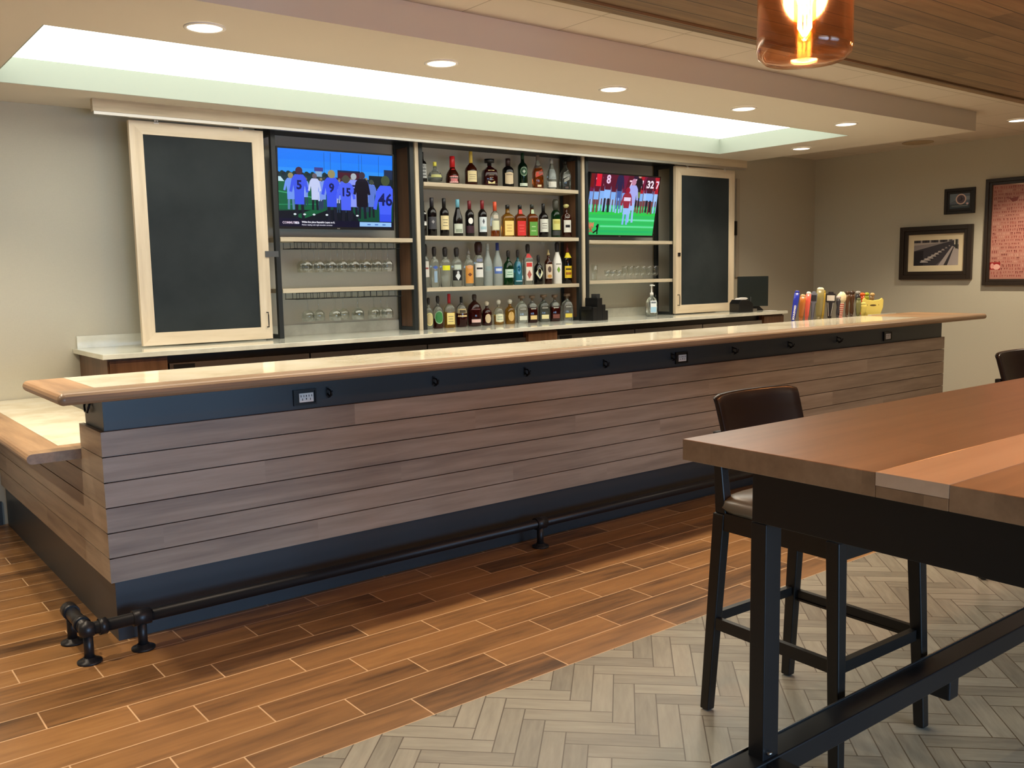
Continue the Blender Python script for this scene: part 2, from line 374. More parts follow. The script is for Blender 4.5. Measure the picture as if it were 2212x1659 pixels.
# main ceiling, dropped soffit with the lighting tray, dark wood cloud
ce = MB()
ce.box(XL, XR, YF, YW, ZM, 3.0, 0)
struct(ce.build('ceiling', M_main))
so = MB(); RX0, RX1, RY0, RY1, SX, SY = .975, 7.14, 4.457, 5.83, 7.86, 3.75
so.box(XL+.001, SX, SY, RY0-.001, ZS, ZM-.001).box(XL+.001, SX, RY1+.001, YW-.001, ZS, ZM-.001)
so.box(XL+.001, RX0-.001, RY0-.001, RY1+.001, ZS, ZM-.001).box(RX1+.001, SX, RY0-.001, RY1+.001, ZS, ZM-.001)
struct(so.build('ceiling', M_ceil))
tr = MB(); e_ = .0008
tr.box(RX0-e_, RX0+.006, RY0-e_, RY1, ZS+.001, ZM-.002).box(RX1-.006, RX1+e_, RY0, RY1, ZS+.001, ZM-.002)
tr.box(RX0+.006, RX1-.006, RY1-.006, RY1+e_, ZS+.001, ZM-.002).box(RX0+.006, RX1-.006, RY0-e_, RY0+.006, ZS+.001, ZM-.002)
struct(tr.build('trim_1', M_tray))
pt = thing('light_panel', 'long glowing white light panel recessed in the ceiling tray above the bar', 'ceiling light', (0, 0, 0))
B(RX0+.008, RX1-.008, RY0+.008, RY1-.008, ZM-.014, ZM-.003).build('diffuser', M_panel, pt)
B(XL+.002, XR-.002, YF+.002, 3.16, 2.70, ZM-.001).build('wc', M_cloud).name = 'ceiling'
wc = bpy.data.objects[-1] if False else [o for o in C.objects if o.name.startswith('ceiling')][-1]; struct(wc)
tm = MB().box(XL+.002, XR-.002, 3.161, 3.195, 2.692, ZM-.001).box(XL+.002, XR-.002, 3.115, 3.1605, 2.688, 2.6995)
struct(tm.build('trim_2', M_cloud))

# downlights
names = ['leftmost ceiling downlight of the bar soffit, above the left wall', 'round white downlight above the left end of the bar, nearest its corner',
         'round white downlight in the soffit above the large left television bay', 'round white downlight in the soffit before the middle bottle shelves',
         'round white downlight in the soffit before the right television', 'rightmost front downlight of the bar soffit, before the tray end',
         'small downlight behind the right end of the glowing tray', 'downlight at the left end of the glowing tray',
         'downlight cut by the right edge of the photo near the right wall', 'downlight in the front part of the right ceiling']
for i, (x, y, z) in enumerate(DL[:9]):
    if i in (0, 7): continue
    r = thing('downlight', names[i], 'ceiling light', (x, y, z), 0, 'recessed round downlights')
    MB().lathe([(.088, -.0012), (.09, -.006), (.078, -.010), (.073, -.004)], 28, caps=False).build('trim_ring', M_white, r)
    MB().lathe([(.001, -.006), (.074, -.006), (.074, -.002), (.001, -.002)], 28).build('lens', M_glow, r)
sp = thing('ceiling_speaker', 'flush round grey ceiling speaker near the right wall', 'speaker', (9.22, 4.98, ZM))
MB().lathe([(.15, -.001), (.15, -.006), (.14, -.009), (.001, -.009)], 28).build('grille', rgb('grille', 176, 158, 128, rough=.8), sp)

# ------------------------------------------------------------------ bar
bar = thing('bar_counter', 'long bar front clad in greyed oak boards between dark charcoal bands', 'bar counter', (0, 0, 0))
X0, X1, YB = .98, 7.83, 3.96
b = MB().box(X0, X1, YB, YB+.04, 0, .2555).box(X0, X0+.04, YB+.04, 6.39, 0, .2555)
b.build('base_panel', M_navy, bar)
b = MB().box(X0, X1, YB, YB+.29, .8935, 1.044)
b.build('upper_band', M_navy, bar)
cl = MB(); cs = MB()
for k_ in range(6):
    z0, z1 = .256+.1064*k_+.0024, .256+.1064*(k_+1)-.0024
    cl.box(.9615, 7.846, 3.939, YB-.003, z0, z1)
    if k_ < 4: cs.box(.9605, X0-.003, 3.9395, 6.39, z0, z1)
    elif k_ == 4: cs.box(.9605, X0-.003, 3.9395, 6.39, z0, .7335); cs.box(.9605, X0-.003, 3.9395, 4.284, .7335, z1)
    else: cs.box(.9605, X0-.003, 3.9395, 4.284, z0, z1)
    # right return
    cl.box(7.834, 7.846, YB-.003, 4.25, z0, z1)
cl.box(X0-.003, 7.834, YB-.003, YB+.0, .256, .893, 1)
cs.box(X0-.003, X0, YB-.003, 6.39, .256, .733, 1); cs.box(X0-.003, X0, YB, 4.28, .7331, .893, 1)
cl.build('front_cladding', [M_clad, M_darkint], bar); cs.build('side_cladding', [M_cladY, M_darkint], bar)
b = MB().box(X0, X1, YB, YB+.29, .256, .893).box(X0, X0+.3, 4.25, 6.39, .256, .7335)
b.build('core', M_darkint, bar)
# purse hooks and outlets on the band
def hook(parent, x, y, z, ax):
    mb = MB()
    if ax == 'x':
        mb.box(x-.006, x+.006, y-.004, y, z-.022, z+.022)
        mb.tube([(x, y-.004, z+.012), (x, y-.03, z+.008), (x, y-.036, z-.006), (x, y-.03, z-.022), (x, y-.012, z-.028)], .0042, 6)
        mb.tube([(x, y-.004, z-.012), (x, y-.02, z-.02), (x, y-.045, z-.014), (x, y-.05, z+.006)], .0042, 6)
    else:
        mb.tube([(x-.001, y-.034, z+.014), (x-.012, y-.034, z-.012), (x-.014, y-.02, z-.032), (x-.014, y+.02, z-.032), (x-.012, y+.034, z-.012), (x-.001, y+.034, z+.03)], .0048, 6)
    return mb.build('purse_hook', M_pipe, parent)
for x in (1.988, 2.59, 3.195, 3.80, 4.395, 5.005, 5.63, 6.243): hook(bar, x, YB, .965, 'x')
hook(bar, X0, 4.17, .985, 'y')
for x in (1.87, 4.485, 6.95):
    ob = MB().box(x-.058, x+.058, YB-.011, YB-.0005, .911, .919).box(x-.058, x+.058, YB-.011, YB-.0005, .977, .985)
    ob.box(x-.058, x-.05, YB-.011, YB-.0005, .919, .977).box(x+.05, x+.058, YB-.011, YB-.0005, .919, .977).box(x-.05, x+.05, YB-.004, YB-.0005, .919, .977)
    ob = ob.build('outlet_frame', M_darkint, bar)
    rc = MB().box(x-.03, x+.042, YB-.009, YB-.0041, .925, .967)
    for dx in (-.014, .026):
        for ddx, dz in ((-.007, .954), (.007, .954), (0, .938)):
            rc.box(x+dx+ddx-.0016, x+dx+ddx+.0016, YB-.0094, YB-.009, dz-.005, dz+.005, 1)
    rc.box(x+.0035, x+.0085, YB-.0096, YB-.009, .936, .944, 1).box(x+.0035, x+.0085, YB-.0096, YB-.009, .950, .958, 1)
    rc.build('receptacle', [M_white, M_darkint], ob)

# bar top
def bull(y0, y1, z0, z1, n=6):
    """profile with a rounded front at y0"""
    r = (z1-z0)/2; zc = (z0+z1)/2
    return [(y1, z0)]+[(y0+r-r*math.cos(a), zc-r*math.sin(a)) for a in [PI/2-PI*i/n for i in range(n+1)]]+[(y1, z1)]
ZT = 1.09
top = thing('countertop', 'long bar top with a rounded oak edge around a cream stone inlay', 'bar top', (0, 0, 0))
bx = MB(); pr = bull(3.68, 3.82, 1.0445, ZT)
# front strip, mitred ends by plain run
bx.prism(pr, .7832, 8.04, 0)
bx.lathe([(.0228*math.cos(a)+.0002, .0228*math.sin(a)) for a in [-PI/2+PI*i/10 for i in range(11)]], 20, c=(.7832, 3.7028, 1.0672))
bx.box(.92, 7.2, 3.82, 4.33, 1.0445, 1.0705)
bx.build('front_edge', M_edge, top)
nose = [(.76+.022-.022*math.cos(a)-.0, 1.0672-.0228*math.sin(a)) for a in [PI/2-PI*i/6 for i in range(7)]]
sd = MB(); sd.prism(nose+[(.92, ZT), (.92, 1.0445)], 3.8205, 4.33, 1); sd.prism(nose+[(.7828, ZT), (.7828, 1.0445)], 3.70, 3.8205, 1)
sd.build('left_edge', M_edgeY, top)
rg = MB(); rg.prism([(7.2, 1.0445), (7.2, ZT), (8.04, ZT), (8.06, 1.078), (8.06, 1.056), (8.04, 1.0445)], 3.821, 4.33, 1)
rg.build('right_leaf', M_edgeY, top)
B(.921, 7.199, 3.821, 4.33, 1.071, ZT+.0005).build('stone_inlay', M_quartz, top)
B(7.35, 7.75, 4.335, 4.37, 1.06, 1.094).build('rear_strip', M_quartz2, top)
# low counter behind the bar corner
lc = thing('low_counter', 'lower side counter with cream stone inlay and oak edge beside the bar corner', 'counter', (0, 0, 0))
ed = MB(); ed.prism([(.745+.022-.022*math.cos(a), .757-.022*math.sin(a)) for a in [PI/2-PI*i/6 for i in range(7)]]+[(.90, .779), (.90, .735)], 4.287, 6.41, 1)
ed.box(.90, 1.28, 4.287, 4.44, .735, .779); ed.box(.90, 1.28, 4.44, 6.41, .735, .76)
ed.build('oak_edge', M_edgeY, lc)
B(.901, 1.28, 4.441, 6.41, .7605, .7795).build('stone_inlay', M_quartz, lc)
# bar foot rail
fr = thing('foot_rail', 'black iron pipe foot rail on flanged legs along the bar base', 'foot rail', (0, 0, 0))
zp, yp = .135, 3.81
MB().tube([(.83, yp, zp), (7.7, yp, zp)], .0255, 14).tube([(.825, 3.80, zp), (.825, 4.10, zp)], .0265, 14).lathe([(.002, -.036), (.03, -.022), (.035, 0), (.03, .022), (.002, .036)], 14, c=(.827, yp, zp)).build('pipe', M_pipe, fr)
for a_, b_ in [((x-.035, yp, zp), (x+.035, yp, zp)) for x in (1.035, 3.165, 5.3, 7.43)]+[((.825, 4.045, zp), (.825, 4.11, zp)), ((.87, yp, zp), (.90, yp, zp)), ((.825, 3.87, zp), (.825, 3.90, zp))]:
    MB().tube([a_, b_], .033, 14).build('coupling', M_pipe, fr)
for x, y in ((.828, yp), (.825, 4.07), (1.035, yp), (3.165, yp), (5.3, yp), (7.43, yp)):
    lg = MB().tube([(x, y, .008), (x, y, zp-.02)], .019, 12).build('leg', M_pipe, fr)
    MB().lathe([(.047, .0005), (.047, .008), (.026, .010), (.024, .022), (.02, .022)], 22, c=(x, y, 0)).build('flange', M_pipe, lg)

# ------------------------------------------------------------------ back counter
bc = thing('back_counter', 'long white stone back counter with a low backsplash under the shelves', 'counter', (0, 0, 0))
ZC = 1.075
B(1.435, 8.10, 5.71, 6.419, ZC-.03, ZC).build('worktop', M_quartz2, bc, bevel=.002)
B(1.46, 8.10, 6.40, 6.4185, ZC+.0003, 1.155).build('backsplash', M_quartz2, bc)
cab = thing('base_cabinet', 'brown wooden base cabinet at the left end of the back counter', 'cabinet', (0, 0, 0))
MB().box(1.47, 1.822, 5.76, 6.41, .10, 1.044).box(1.50, 1.80, 5.80, 6.40, 0, .10).build('body', M_brown, cab); B(1.48, 1.815, 5.742, 5.7595, .13, 1.03).build('door', M_brown, cab)
cab = thing('base_cabinet', 'narrow brown wooden panel cabinet between the two under-counter coolers', 'cabinet', (0, 0, 0))
MB().box(4.672, 4.99, 5.76, 6.41, .10, 1.044).box(4.70, 4.96, 5.80, 6.40, 0, .10).build('body', M_brown, cab); B(4.68, 4.985, 5.742, 5.7595, .13, 1.03).build('door', M_brown, cab)
cab = thing('base_cabinet', 'brown wooden end cabinet under the right end of the back counter', 'cabinet', (0, 0, 0))
MB().box(7.74, 8.08, 5.76, 6.41, .10, 1.044).box(7.77, 8.05, 5.80, 6.40, 0, .10).build('body', M_brown, cab); B(7.75, 8.075, 5.742, 5.7595, .13, 1.03).build('door', M_brown, cab)
for nm, xa, xb in (('left long black bottle cooler with steel top strip under the back counter', 1.826, 4.668), ('right long black bottle cooler with steel top strip under the back counter', 4.994, 7.736)):
    cr = thing('bottle_cooler', nm, 'cooler', (0, 0, 0), 0, 'under-counter coolers')
    MB().box(xa, xb, 5.80, 6.40, 0, 1.04).build('body', M_darkint, cr)
    n = 3; wd = (xb-xa)/n
    for i in range(n):
        d_ = MB().box(xa+i*wd+.006, xa+(i+1)*wd-.006, 5.755, 5.798, .12, .992).build('door', M_dsteel, cr)
        if i: continue
        MB().box(xa+i*wd+.03, xa+i*wd+.16, 5.749, 5.7545, .955, .985).build('handle', M_darkint, d_)

# header rail
hr = thing('header_rail', 'long oak header rail above the shelves hanging from the soffit', 'rail', (0, 0, 0))
B(1.56, 7.82, 6.03, 6.075, 2.527, 2.5995).build('fascia', M_oak, hr)
B(1.566, 7.81, 6.034, 6.072, 2.508, 2.5265).build('track', pb('track_aluminium', (.5, .48, .44), .35, metal=.8), hr)
B(2.74, 6.88, 6.10, 6.415, 2.53, 2.5985).build('rear_header', M_blk, hr)
B(1.60, 7.80, 6.076, 6.0995, 2.55, 2.5985).build('spacer', M_blk, hr)

# shelving units
def unit(x0, x1, name, label, shelves, right_panel, left_panel=False):
    u_ = thing(name, label, 'shelving', (0, 0, 0), 0, 'back bar shelving units')
    pw = .033
    for x, pn in ((x0, left_panel), (x1-pw, right_panel)):
        for y in (6.155, 6.362):
            B(x, x+pw, y, y+pw, ZC+.0008, 2.529).build('post', M_blk, u_)
        B(x+.002, x+pw-.002, 6.188, 6.362, ZC+.0008, ZC+.028).build('bottom_rail', M_blk, u_); B(x+.002, x+pw-.002, 6.188, 6.362, 2.49, 2.529).build('top_rail', M_blk, u_)
        if pn: B(x+.006, x+pw-.006, 6.19, 6.36, ZC+.03, 2.488).build('side_panel', M_brown, u_)
    for z in shelves:
        s_ = B(x0+pw+.002, x1-pw-.002, 6.146, 6.392, z-.031, z).build('shelf', M_oak, u_, bevel=.002)
    return u_
unit(2.742, 3.902, 'shelf_unit', 'left black framed shelf unit holding the football television and hanging wine glasses', (1.79, 1.427), True)
unit(3.952, 5.641, 'shelf_unit', 'middle black framed shelf unit filled with rows of bottles', (2.226, 1.812, 1.406), True)
unit(5.702, 6.87, 'shelf_unit', 'right black framed shelf unit with the smaller television and small glasses', (1.79, 1.427), False)
for x0, lb in ((3.912, 'thin pale oak upright between the left and middle shelf units'), (5.654, 'thin pale oak upright between the middle and right shelf units')):
    u_ = tag(B(x0, x0+.032, 6.15, 6.39, ZC+.0008, 2.529).build('upright_strip', M_oakZ), lb, 'upright', 'oak uprights between the shelf units')

# sliding chalkboard doors
def door(x0, x1, label, hside, latch):
    d_ = thing('chalkboard_door', label, 'sliding door', (x0, 6.105, 1.085), 0, 'sliding chalkboard doors')
    w_ = x1-x0; h_ = 1.417; s_ = .082
    f_ = MB()
    f_.prism([(0, 0), (s_, s_), (s_, h_-s_), (0, h_)], 0, .034, 1); f_.prism([(w_, 0), (w_, h_), (w_-s_, h_-s_), (w_-s_, s_)], 0, .034, 1)
    f_.prism([(0, 0), (w_, 0), (w_-s_, s_), (s_, s_)], 0, .034, 1, 1); f_.prism([(0, h_), (s_, h_-s_), (w_-s_, h_-s_), (w_, h_)], 0, .034, 1, 1)
    f_.build('frame', [M_frame, M_frameX], d_)
    B(s_+.001, w_-s_-.001, .007, .026, s_+.001, h_-s_-.001).build('chalkboard', M_chalk, d_)
    for x in (.17, w_-.155):
        MB().box(x-.015, x+.015, -.002, .004, h_-.012, h_-.004).box(x-.012, x-.002, .0, .004, h_-.01, h_+.016).box(x+.004, x+.012, .0, .004, h_-.01, h_+.016).build('hanger', M_white, d_)
    hx = w_-.037 if hside > 0 else .030
    MB().tube([(hx, 0, .082), (hx, -.026, .082), (hx, -.028, .10), (hx, -.028, .165), (hx, -.026, .183), (hx, 0, .183)], .0042, 7).build('handle', M_pipe, d_)
    if latch: B(w_-.028, w_+.068, -.008, -.001, .565, .605).build('latch', pb('grey_latch', (.12, .13, .13), .4, metal=.6), d_)
    else: B(.03, .062, -.008, -.001, .558, .592).build('latch', M_darkint, d_)
    return d_
door(1.785, 2.667, 'left sliding chalkboard door in a pale maple frame on the wall side', 1, True)
door(6.835, 7.722, 'right sliding chalkboard door in a pale maple frame beside the pos screen', -1, False)
wp = thing('wall_panel', 'narrow pale panel on the back wall just right of the right chalkboard', 'panel', (0, 0, 0))
B(8.135, 8.185, 6.40, 6.4185, 1.42, 2.47).build('board', rgb('pale_grey_board', 176, 168, 150), wp); B(8.10, 8.134, 6.39, 6.4185, 1.87, 2.02).build('clip', M_darkint, wp)

# ------------------------------------------------------------------ televisions
LAV, WHT = (104, 128, 238), (196, 206, 244)
def player(p, u, v0, v1, w_, shirt, pants=None, helmet=(150, 140, 96), legs=(20, 24, 40), num=None, ncol=(16, 24, 90), asp=1.7):
    h = v1-v0; hr = w_*.26
    p.line((u-w_*.18, v0+h*.6), (u-w_*.22, v1), w_*.11, legs); p.line((u+w_*.18, v0+h*.6), (u+w_*.26, v1), w_*.11, legs)
    p.poly([(u-w_*.34, v0+h*.72), (u+w_*.34, v0+h*.72), (u+w_*.36, v0+h*.46), (u-w_*.36, v0+h*.46)], pants or shirt)
    p.line((u-w_*.42, v0+h*.22), (u-w_*.62, v0+h*.48), w_*.10, shirt); p.line((u+w_*.42, v0+h*.22), (u+w_*.60, v0+h*.48), w_*.10, shirt)
    p.poly([(u-w_*.32, v0+h*.55), (u+w_*.32, v0+h*.55), (u+w_*.48, v0+h*.2), (u+w_*.3, v0+h*.14), (u-w_*.3, v0+h*.14), (u-w_*.48, v0+h*.2)], shirt)
    p.ell(u, v0+h*.07, hr, hr*asp, helmet)
    if num: p.text(num, u, v0+h*.42, h*.17, ncol, 'CENTER', .003)
def tv(name, label, x0, x1, zb, zt, yb, yt, draw, es):
    t_ = thing('television', label, 'television', (0, 0, 0), 0, 'wall televisions in the shelf units')
    # tilted slab
    dz, dy = zt-zb, yt-yb; n = Vector((0, -dz, dy)).normalized()
    if n.y > 0: n = -n
    def slab(xa, xb, sa, sb, d0, d1):
        vs = []
        for d in (d0, d1):
            for x, s_ in ((xa, sa), (xb, sa), (xb, sb), (xa, sb)):
                vs.append(Vector((x, yb+dy*s_, zb+dz*s_))+n*d)
        return vs
    Q = [(3, 2, 1, 0), (4, 5, 6, 7), (0, 1, 5, 4), (1, 2, 6, 5), (2, 3, 7, 6), (3, 0, 4, 7)]
    bz = MB(); bw = .011/(x1-x0); bh = .011/dz
    bz.add(slab(x0, x1, 0, 1, -.032, 0), Q)
    for a in ((x0, x1, 0, bh*1.6, 0, .004), (x0, x1, 1-bh, 1, 0, .004), (x0, x0+.011, bh*1.6, 1-bh, 0, .004), (x1-.011, x1, bh*1.6, 1-bh, 0, .004)): bz.add(slab(*a), Q)
    bz.build('bezel', M_darkint, t_)
    o = Vector((x0+.011, yb+dy*(1-bh), zb+dz*(1-bh)))+n*.0006
    e = Vector((x0+.011, yb+dy*bh*1.6, zb+dz*bh*1.6))+n*.0006
    p = Pic(o, (x1-x0-.022, 0, 0), e-o, n, emis=es, eps=.00001); draw(p); p.build('screen', t_)
    MB().box((x0+x1)/2-.012, (x0+x1)/2+.012, yb-.0062, yb-.0045, zb+.004, zb+.010).build('maker_mark', M_steel, t_)
    MB().box((x0+x1)/2-.1, (x0+x1)/2+.1, max(yb, yt)+.034, 6.4195, (zb+zt)/2-.06, (zb+zt)/2+.06).build('wall_bracket', M_darkint, t_)
def draw1(p):
    p.rect(0, 0, 1, 1, (20, 130, 250)); p.rect(0, .0, 1, .14, (8, 122, 250)); p.rect(0, .24, 1, .36, (40, 146, 248))
    for u in (.385, .44, .53, .69, .715, .87): p.line((u, .02), (u, .40), .0012, (16, 50, 110))
    for i in range(26): p.ell(i/25*.42, .33+.015*math.sin(i*2.1), .02, .035, (16, 34+i % 3*8, 50))
    p.rect(0, .36, 1, 1, (12, 74, 52)); p.poly([(0, .40), (1, .40), (1, .36), (.7, .34), (0, .34)], (20, 50, 60))
    p.rect(.50, .25, .70, .46, (70, 16, 40)); p.rect(.50, .24, .70, .265, (14, 30, 70)); p.rect(.78, .29, 1, .5, (14, 28, 36))
    p.poly([(.0, .36), (.02, .36), (.055, .43), (.0, .43)], (190, 225, 235)); p.rect(.30, .22, .375, .27, (60, 60, 140)); p.rect(.31, .27, .365, .34, (130, 170, 210))
    p.rect(0, .42, .4, .78, (14, 96, 62)); p.line((0, .55), (.3, .62), .004, (60, 160, 110)); p.line((0, .72), (.35, .70), .003, (40, 140, 96))
    p.poly([(0, .95), (0, .80), (.25, .78), (.62, .76), (.7, .95)], (8, 16, 30)); p.poly([(.12, .86), (.38, .72), (.40, .78), (.2, .9)], (14, 90, 56))
    p.rect(.92, .2, 1, .33, (22, 40, 74))
    R = random.Random(3)
    for i in range(34):
        u = .2+.62*R.random(); v = .31+.07*R.random(); player(p, u, v, v+.36+.1*R.random(), .042, R.choice([WHT, (150, 180, 240), (120, 150, 235), (84, 110, 220)]), helmet=R.choice([(140, 130, 100), (60, 60, 60), (110, 96, 90)]), legs=(40, 60, 90))
    player(p, .10, .31, .78, .085, (110, 150, 240), legs=(90, 130, 170)); player(p, .17, .23, .90, .115, (60, 88, 236), helmet=(66, 38, 60), num='5')
    player(p, .30, .30, .78, .08, WHT, helmet=(100, 90, 100)); player(p, .445, .25, .92, .125, (58, 84, 240), num='9')
    player(p, .64, .27, .90, .10, (140, 155, 245), helmet=(170, 180, 190), num='5'); player(p, .57, .31, .95, .125, (76, 100, 246), helmet=(70, 70, 60), num='15')
    player(p, .80, .34, .86, .08, (90, 120, 210), helmet=(60, 70, 60)); player(p, .715, .25, .88, .11, (16, 10, 34), pants=(60, 80, 130), helmet=(60, 44, 60))
    p.poly([(.66, .38), (.77, .38), (.765, .72), (.665, .72)], (14, 8, 26)); player(p, .93, .28, 1.25, .16, (70, 98, 250), pants=(52, 80, 236), helmet=(66, 78, 50), num='46')
    for u in (.21, .13, .29, .4, .67): p.ell(u, .84, .012, .012, (220, 230, 235))
    p.rect(0, .915, 1, 1, (10, 10, 40)); p.rect(0, .895, .16, .915, (8, 10, 46)); p.rect(.69, .925, .985, .985, (150, 196, 244))
    p.text('COMMUTES', .025, .965, .030, (214, 196, 214), bold=.0006); p.text('MLB', .125, .965, .026, (225, 225, 240), bold=.0006)
    p.text('White Sox place Reynaldo Lopez on IL', .185, .950, .022, (238, 238, 246), bold=.0007); p.text('Pitcher dealing with right shoulder soreness', .185, .985, .018, (215, 215, 230), bold=.0003)
    for u in (.76, .83, .9): p.rect(u, .95, u+.03, .965, (70, 110, 190))
def draw2(p):
    p.rect(0, 0, 1, .62, (92, 30, 46)); p.rect(0, .30, 1, .62, (104, 84, 96)); p.rect(0, .5, 1, 1, (44, 186, 92))
    for v, c in ((.52, (80, 200, 130)), (.62, (40, 200, 74)), (.72, (70, 216, 120)), (.82, (36, 196, 96)), (.92, (30, 180, 100))): p.rect(0, v, 1, v+.04, c)
    p.rect(.55, .73, 1, .75, (110, 226, 170)); p.rect(.2, .84, 1, .87, (96, 220, 150))
    R = random.Random(5)
    for i in range(13):
        u = .02+i*.08; c = R.choice([(170, 20, 40), (90, 14, 40), (110, 20, 60), (40, 16, 50)])
        player(p, u, -.14+.03*R.random(), .60+.03*R.random(), .10, c, pants=R.choice([(130, 176, 240), (160, 196, 244), (120, 160, 230)]), helmet=c, legs=R.choice([(150, 190, 240), (120, 60, 60)]), num=R.choice([None, '7', '1']), ncol=(240, 200, 220))
    p.rect(.0, .0, .05, .22, (110, 16, 24)); p.rect(.08, 0, .15, .2, (220, 24, 50)); player(p, .25, -.2, .62, .13, (86, 14, 44), (140, 186, 250), num='8', ncol=(235, 200, 230))
    player(p, .87, -.12, .6, .13, (70, 14, 40), (140, 186, 250), num='32', ncol=(245, 230, 240)); player(p, .70, -.05, .52, .09, (20, 12, 26), (110, 130, 60), helmet=(190, 150, 130))
    player(p, .42, -.1, .56, .09, (36, 30, 70), (60, 90, 160), legs=(70, 100, 170)); player(p, .62, .05, .78, .13, (166, 170, 236), (160, 190, 246), helmet=(190, 130, 160), legs=(150, 190, 240))
    player(p, .545, .20, .82, .12, (150, 40, 60), (150, 190, 246), helmet=(150, 20, 50), legs=(130, 180, 240)); p.rect(.50, .36, .60, .42, (226, 210, 236))
    p.text('JAM', .0, .87, .075, (220, 116, 90), bold=.003); p.text('CK', .005, .955, .085, (176, 84, 60), bold=.003); p.rect(0, .885, .1, .89, (220, 120, 100))
    p.ell(.16, .86, .018, .02, (8, 10, 8)); p.line((.17, .82), (.165, .93), .012, (8, 10, 8)); p.line((.165, .92), (.11, .97), .008, (8, 10, 8)); p.line((.165, .92), (.17, .99), .008, (8, 10, 8))
tv('television', 'large left television showing white-shirted football players under blue sky', 2.80, 3.755, 1.853, 2.424, 6.235, 6.205, draw1, 1.0)
tv('television', 'right television showing red-shirted players standing on bright green grass', 5.742, 6.65, 1.826, 2.392, 6.235, 6.13, draw2, 1.05)

# ------------------------------------------------------------------ stemware
def glass(name, label, prof, group, cat='wine glass', seg=18):
    r = thing(name, label, cat, (0, 0, 0), 0, group)
    bowl, stem = prof
    MB().lathe(bowl, seg, caps=False).build('bowl', M_glass, r)
    MB().lathe(stem, seg).build('stem', M_glass, r)
    return r
def rack(zs, label):
    r = thing('glass_rack', label, 'glass rack', (0, 0, 0), 0, 'wire racks for hanging glasses')
    mb = MB(); z1 = zs-.0335; z0 = z1-.045
    xs = [2.89+.0545*i for i in range(17)]
    for x in xs:
        mb.tube([(x, 6.17, z1), (x, 6.17, z0), (x, 6.355, z0), (x, 6.355, z1)], .0022, 5)
    for y in (6.17, 6.355):
        mb.tube([(2.885, y, z0), (3.77, y, z0)], .0026, 5)
    mb.tube([(2.885, 6.17, z1-.001), (3.77, 6.17, z1-.001)], .0022, 5)
    mb.build('wires', M_blk, r); return z0
def hung(bowl_r, H, base_r, stem_h):
    """upside-down glass: foot at z=0, rim at z=-H"""
    hb = H-stem_h-.004
    bowl = [(.006, -stem_h), (bowl_r*.62, -stem_h-hb*.12), (bowl_r*.95, -stem_h-hb*.35), (bowl_r, -stem_h-hb*.6), (bowl_r*.93, -H), (bowl_r*.90, -H+.0005), (bowl_r*.965, -stem_h-hb*.6), (bowl_r*.92, -stem_h-hb*.36), (bowl_r*.58, -stem_h-hb*.16), (.004, -stem_h-hb*.07)]
    stem = [(.001, 0), (base_r, -.0005), (base_r*.9, -.003), (.008, -.010), (.0042, -.022), (.0042, -stem_h+.01), (.007, -stem_h-.0008), (.001, -stem_h-.001)]
    return bowl, stem
z0 = rack(1.79, 'black wire rack under the upper shelf with rows of small stemmed glasses')
g0 = glass('stemmed_glass', 'small stemmed glass hanging upside down in the upper rack', hung(.041, .178, .033, .085), 'small glasses hanging in the upper rack')
first = True
for j, (y, n) in enumerate(((6.20, 8), (6.30, 8))):
    for i in range(n):
        x = (2.995, 3.005)[j]+i*.0965
        if first: g0.location = (x, y, z0+.0065); first = False
        else: dup(g0, (x, y, z0+.0065))
z0 = rack(1.427, 'black wire rack under the lower shelf with large wine glasses')
g1 = glass('wine_glass', 'large wine glass hanging upside down in the lower rack', hung(.047, .172, .036, .085), 'large wine glasses hanging in the lower rack')
first = True
for x, y in ((3.02, 6.27), (3.12, 6.30), (3.215, 6.22), (3.32, 6.29), (3.40, 6.21), (3.46, 6.315), (3.555, 6.24), (3.65, 6.20), (3.66, 6.31)):
    if first: g1.location = (x, y, z0+.0065); first = False
    else: dup(g1, (x, y, z0+.0065))
def up_glass(h):
    bowl = [(.004, .030), (.026, .038), (.031, .065), (.029, h*.8), (.033, h), (.031, h), (.0272, h*.8), (.029, .066), (.0235, .042), (.003, .035)]
    stem = [(.001, .0003), (.030, .0003), (.029, .003), (.008, .008), (.006, .018), (.009, .0292), (.001, .0298)]
    return bowl, stem
g2 = glass('footed_glass', 'footed tulip glass on the lower shelf of the right unit', up_glass(.128), 'footed glasses on the right unit shelf', 'glass')
xs = [6.077, 6.155, 6.232, 6.307, 6.386, 6.470, 6.556, 6.64, 6.72, 6.79]
g2.location = (xs[3], 6.27, 1.4275)
for x in xs[4:9]: dup(g2, (x, 6.27, 1.4275))
g3 = glass('footed_glass', 'short footed glass on the lower shelf of the right unit, left of the tall ones', up_glass(.092), 'short footed glasses on the right unit shelf', 'glass')
g3.location = (xs[0], 6.27, 1.4275)
for x in xs[1:3]: dup(g3, (x, 6.27, 1.4275))
tb = thing('tall_tumbler', 'tall frosted tumbler alone at the left end of the right unit shelf', 'glass', (5.90, 6.26, 1.4275))
MB().lathe([(.024, .001), (.030, .145), (.0285, .145), (.0225, .006)], 20).build('cup', M_glass, tb)

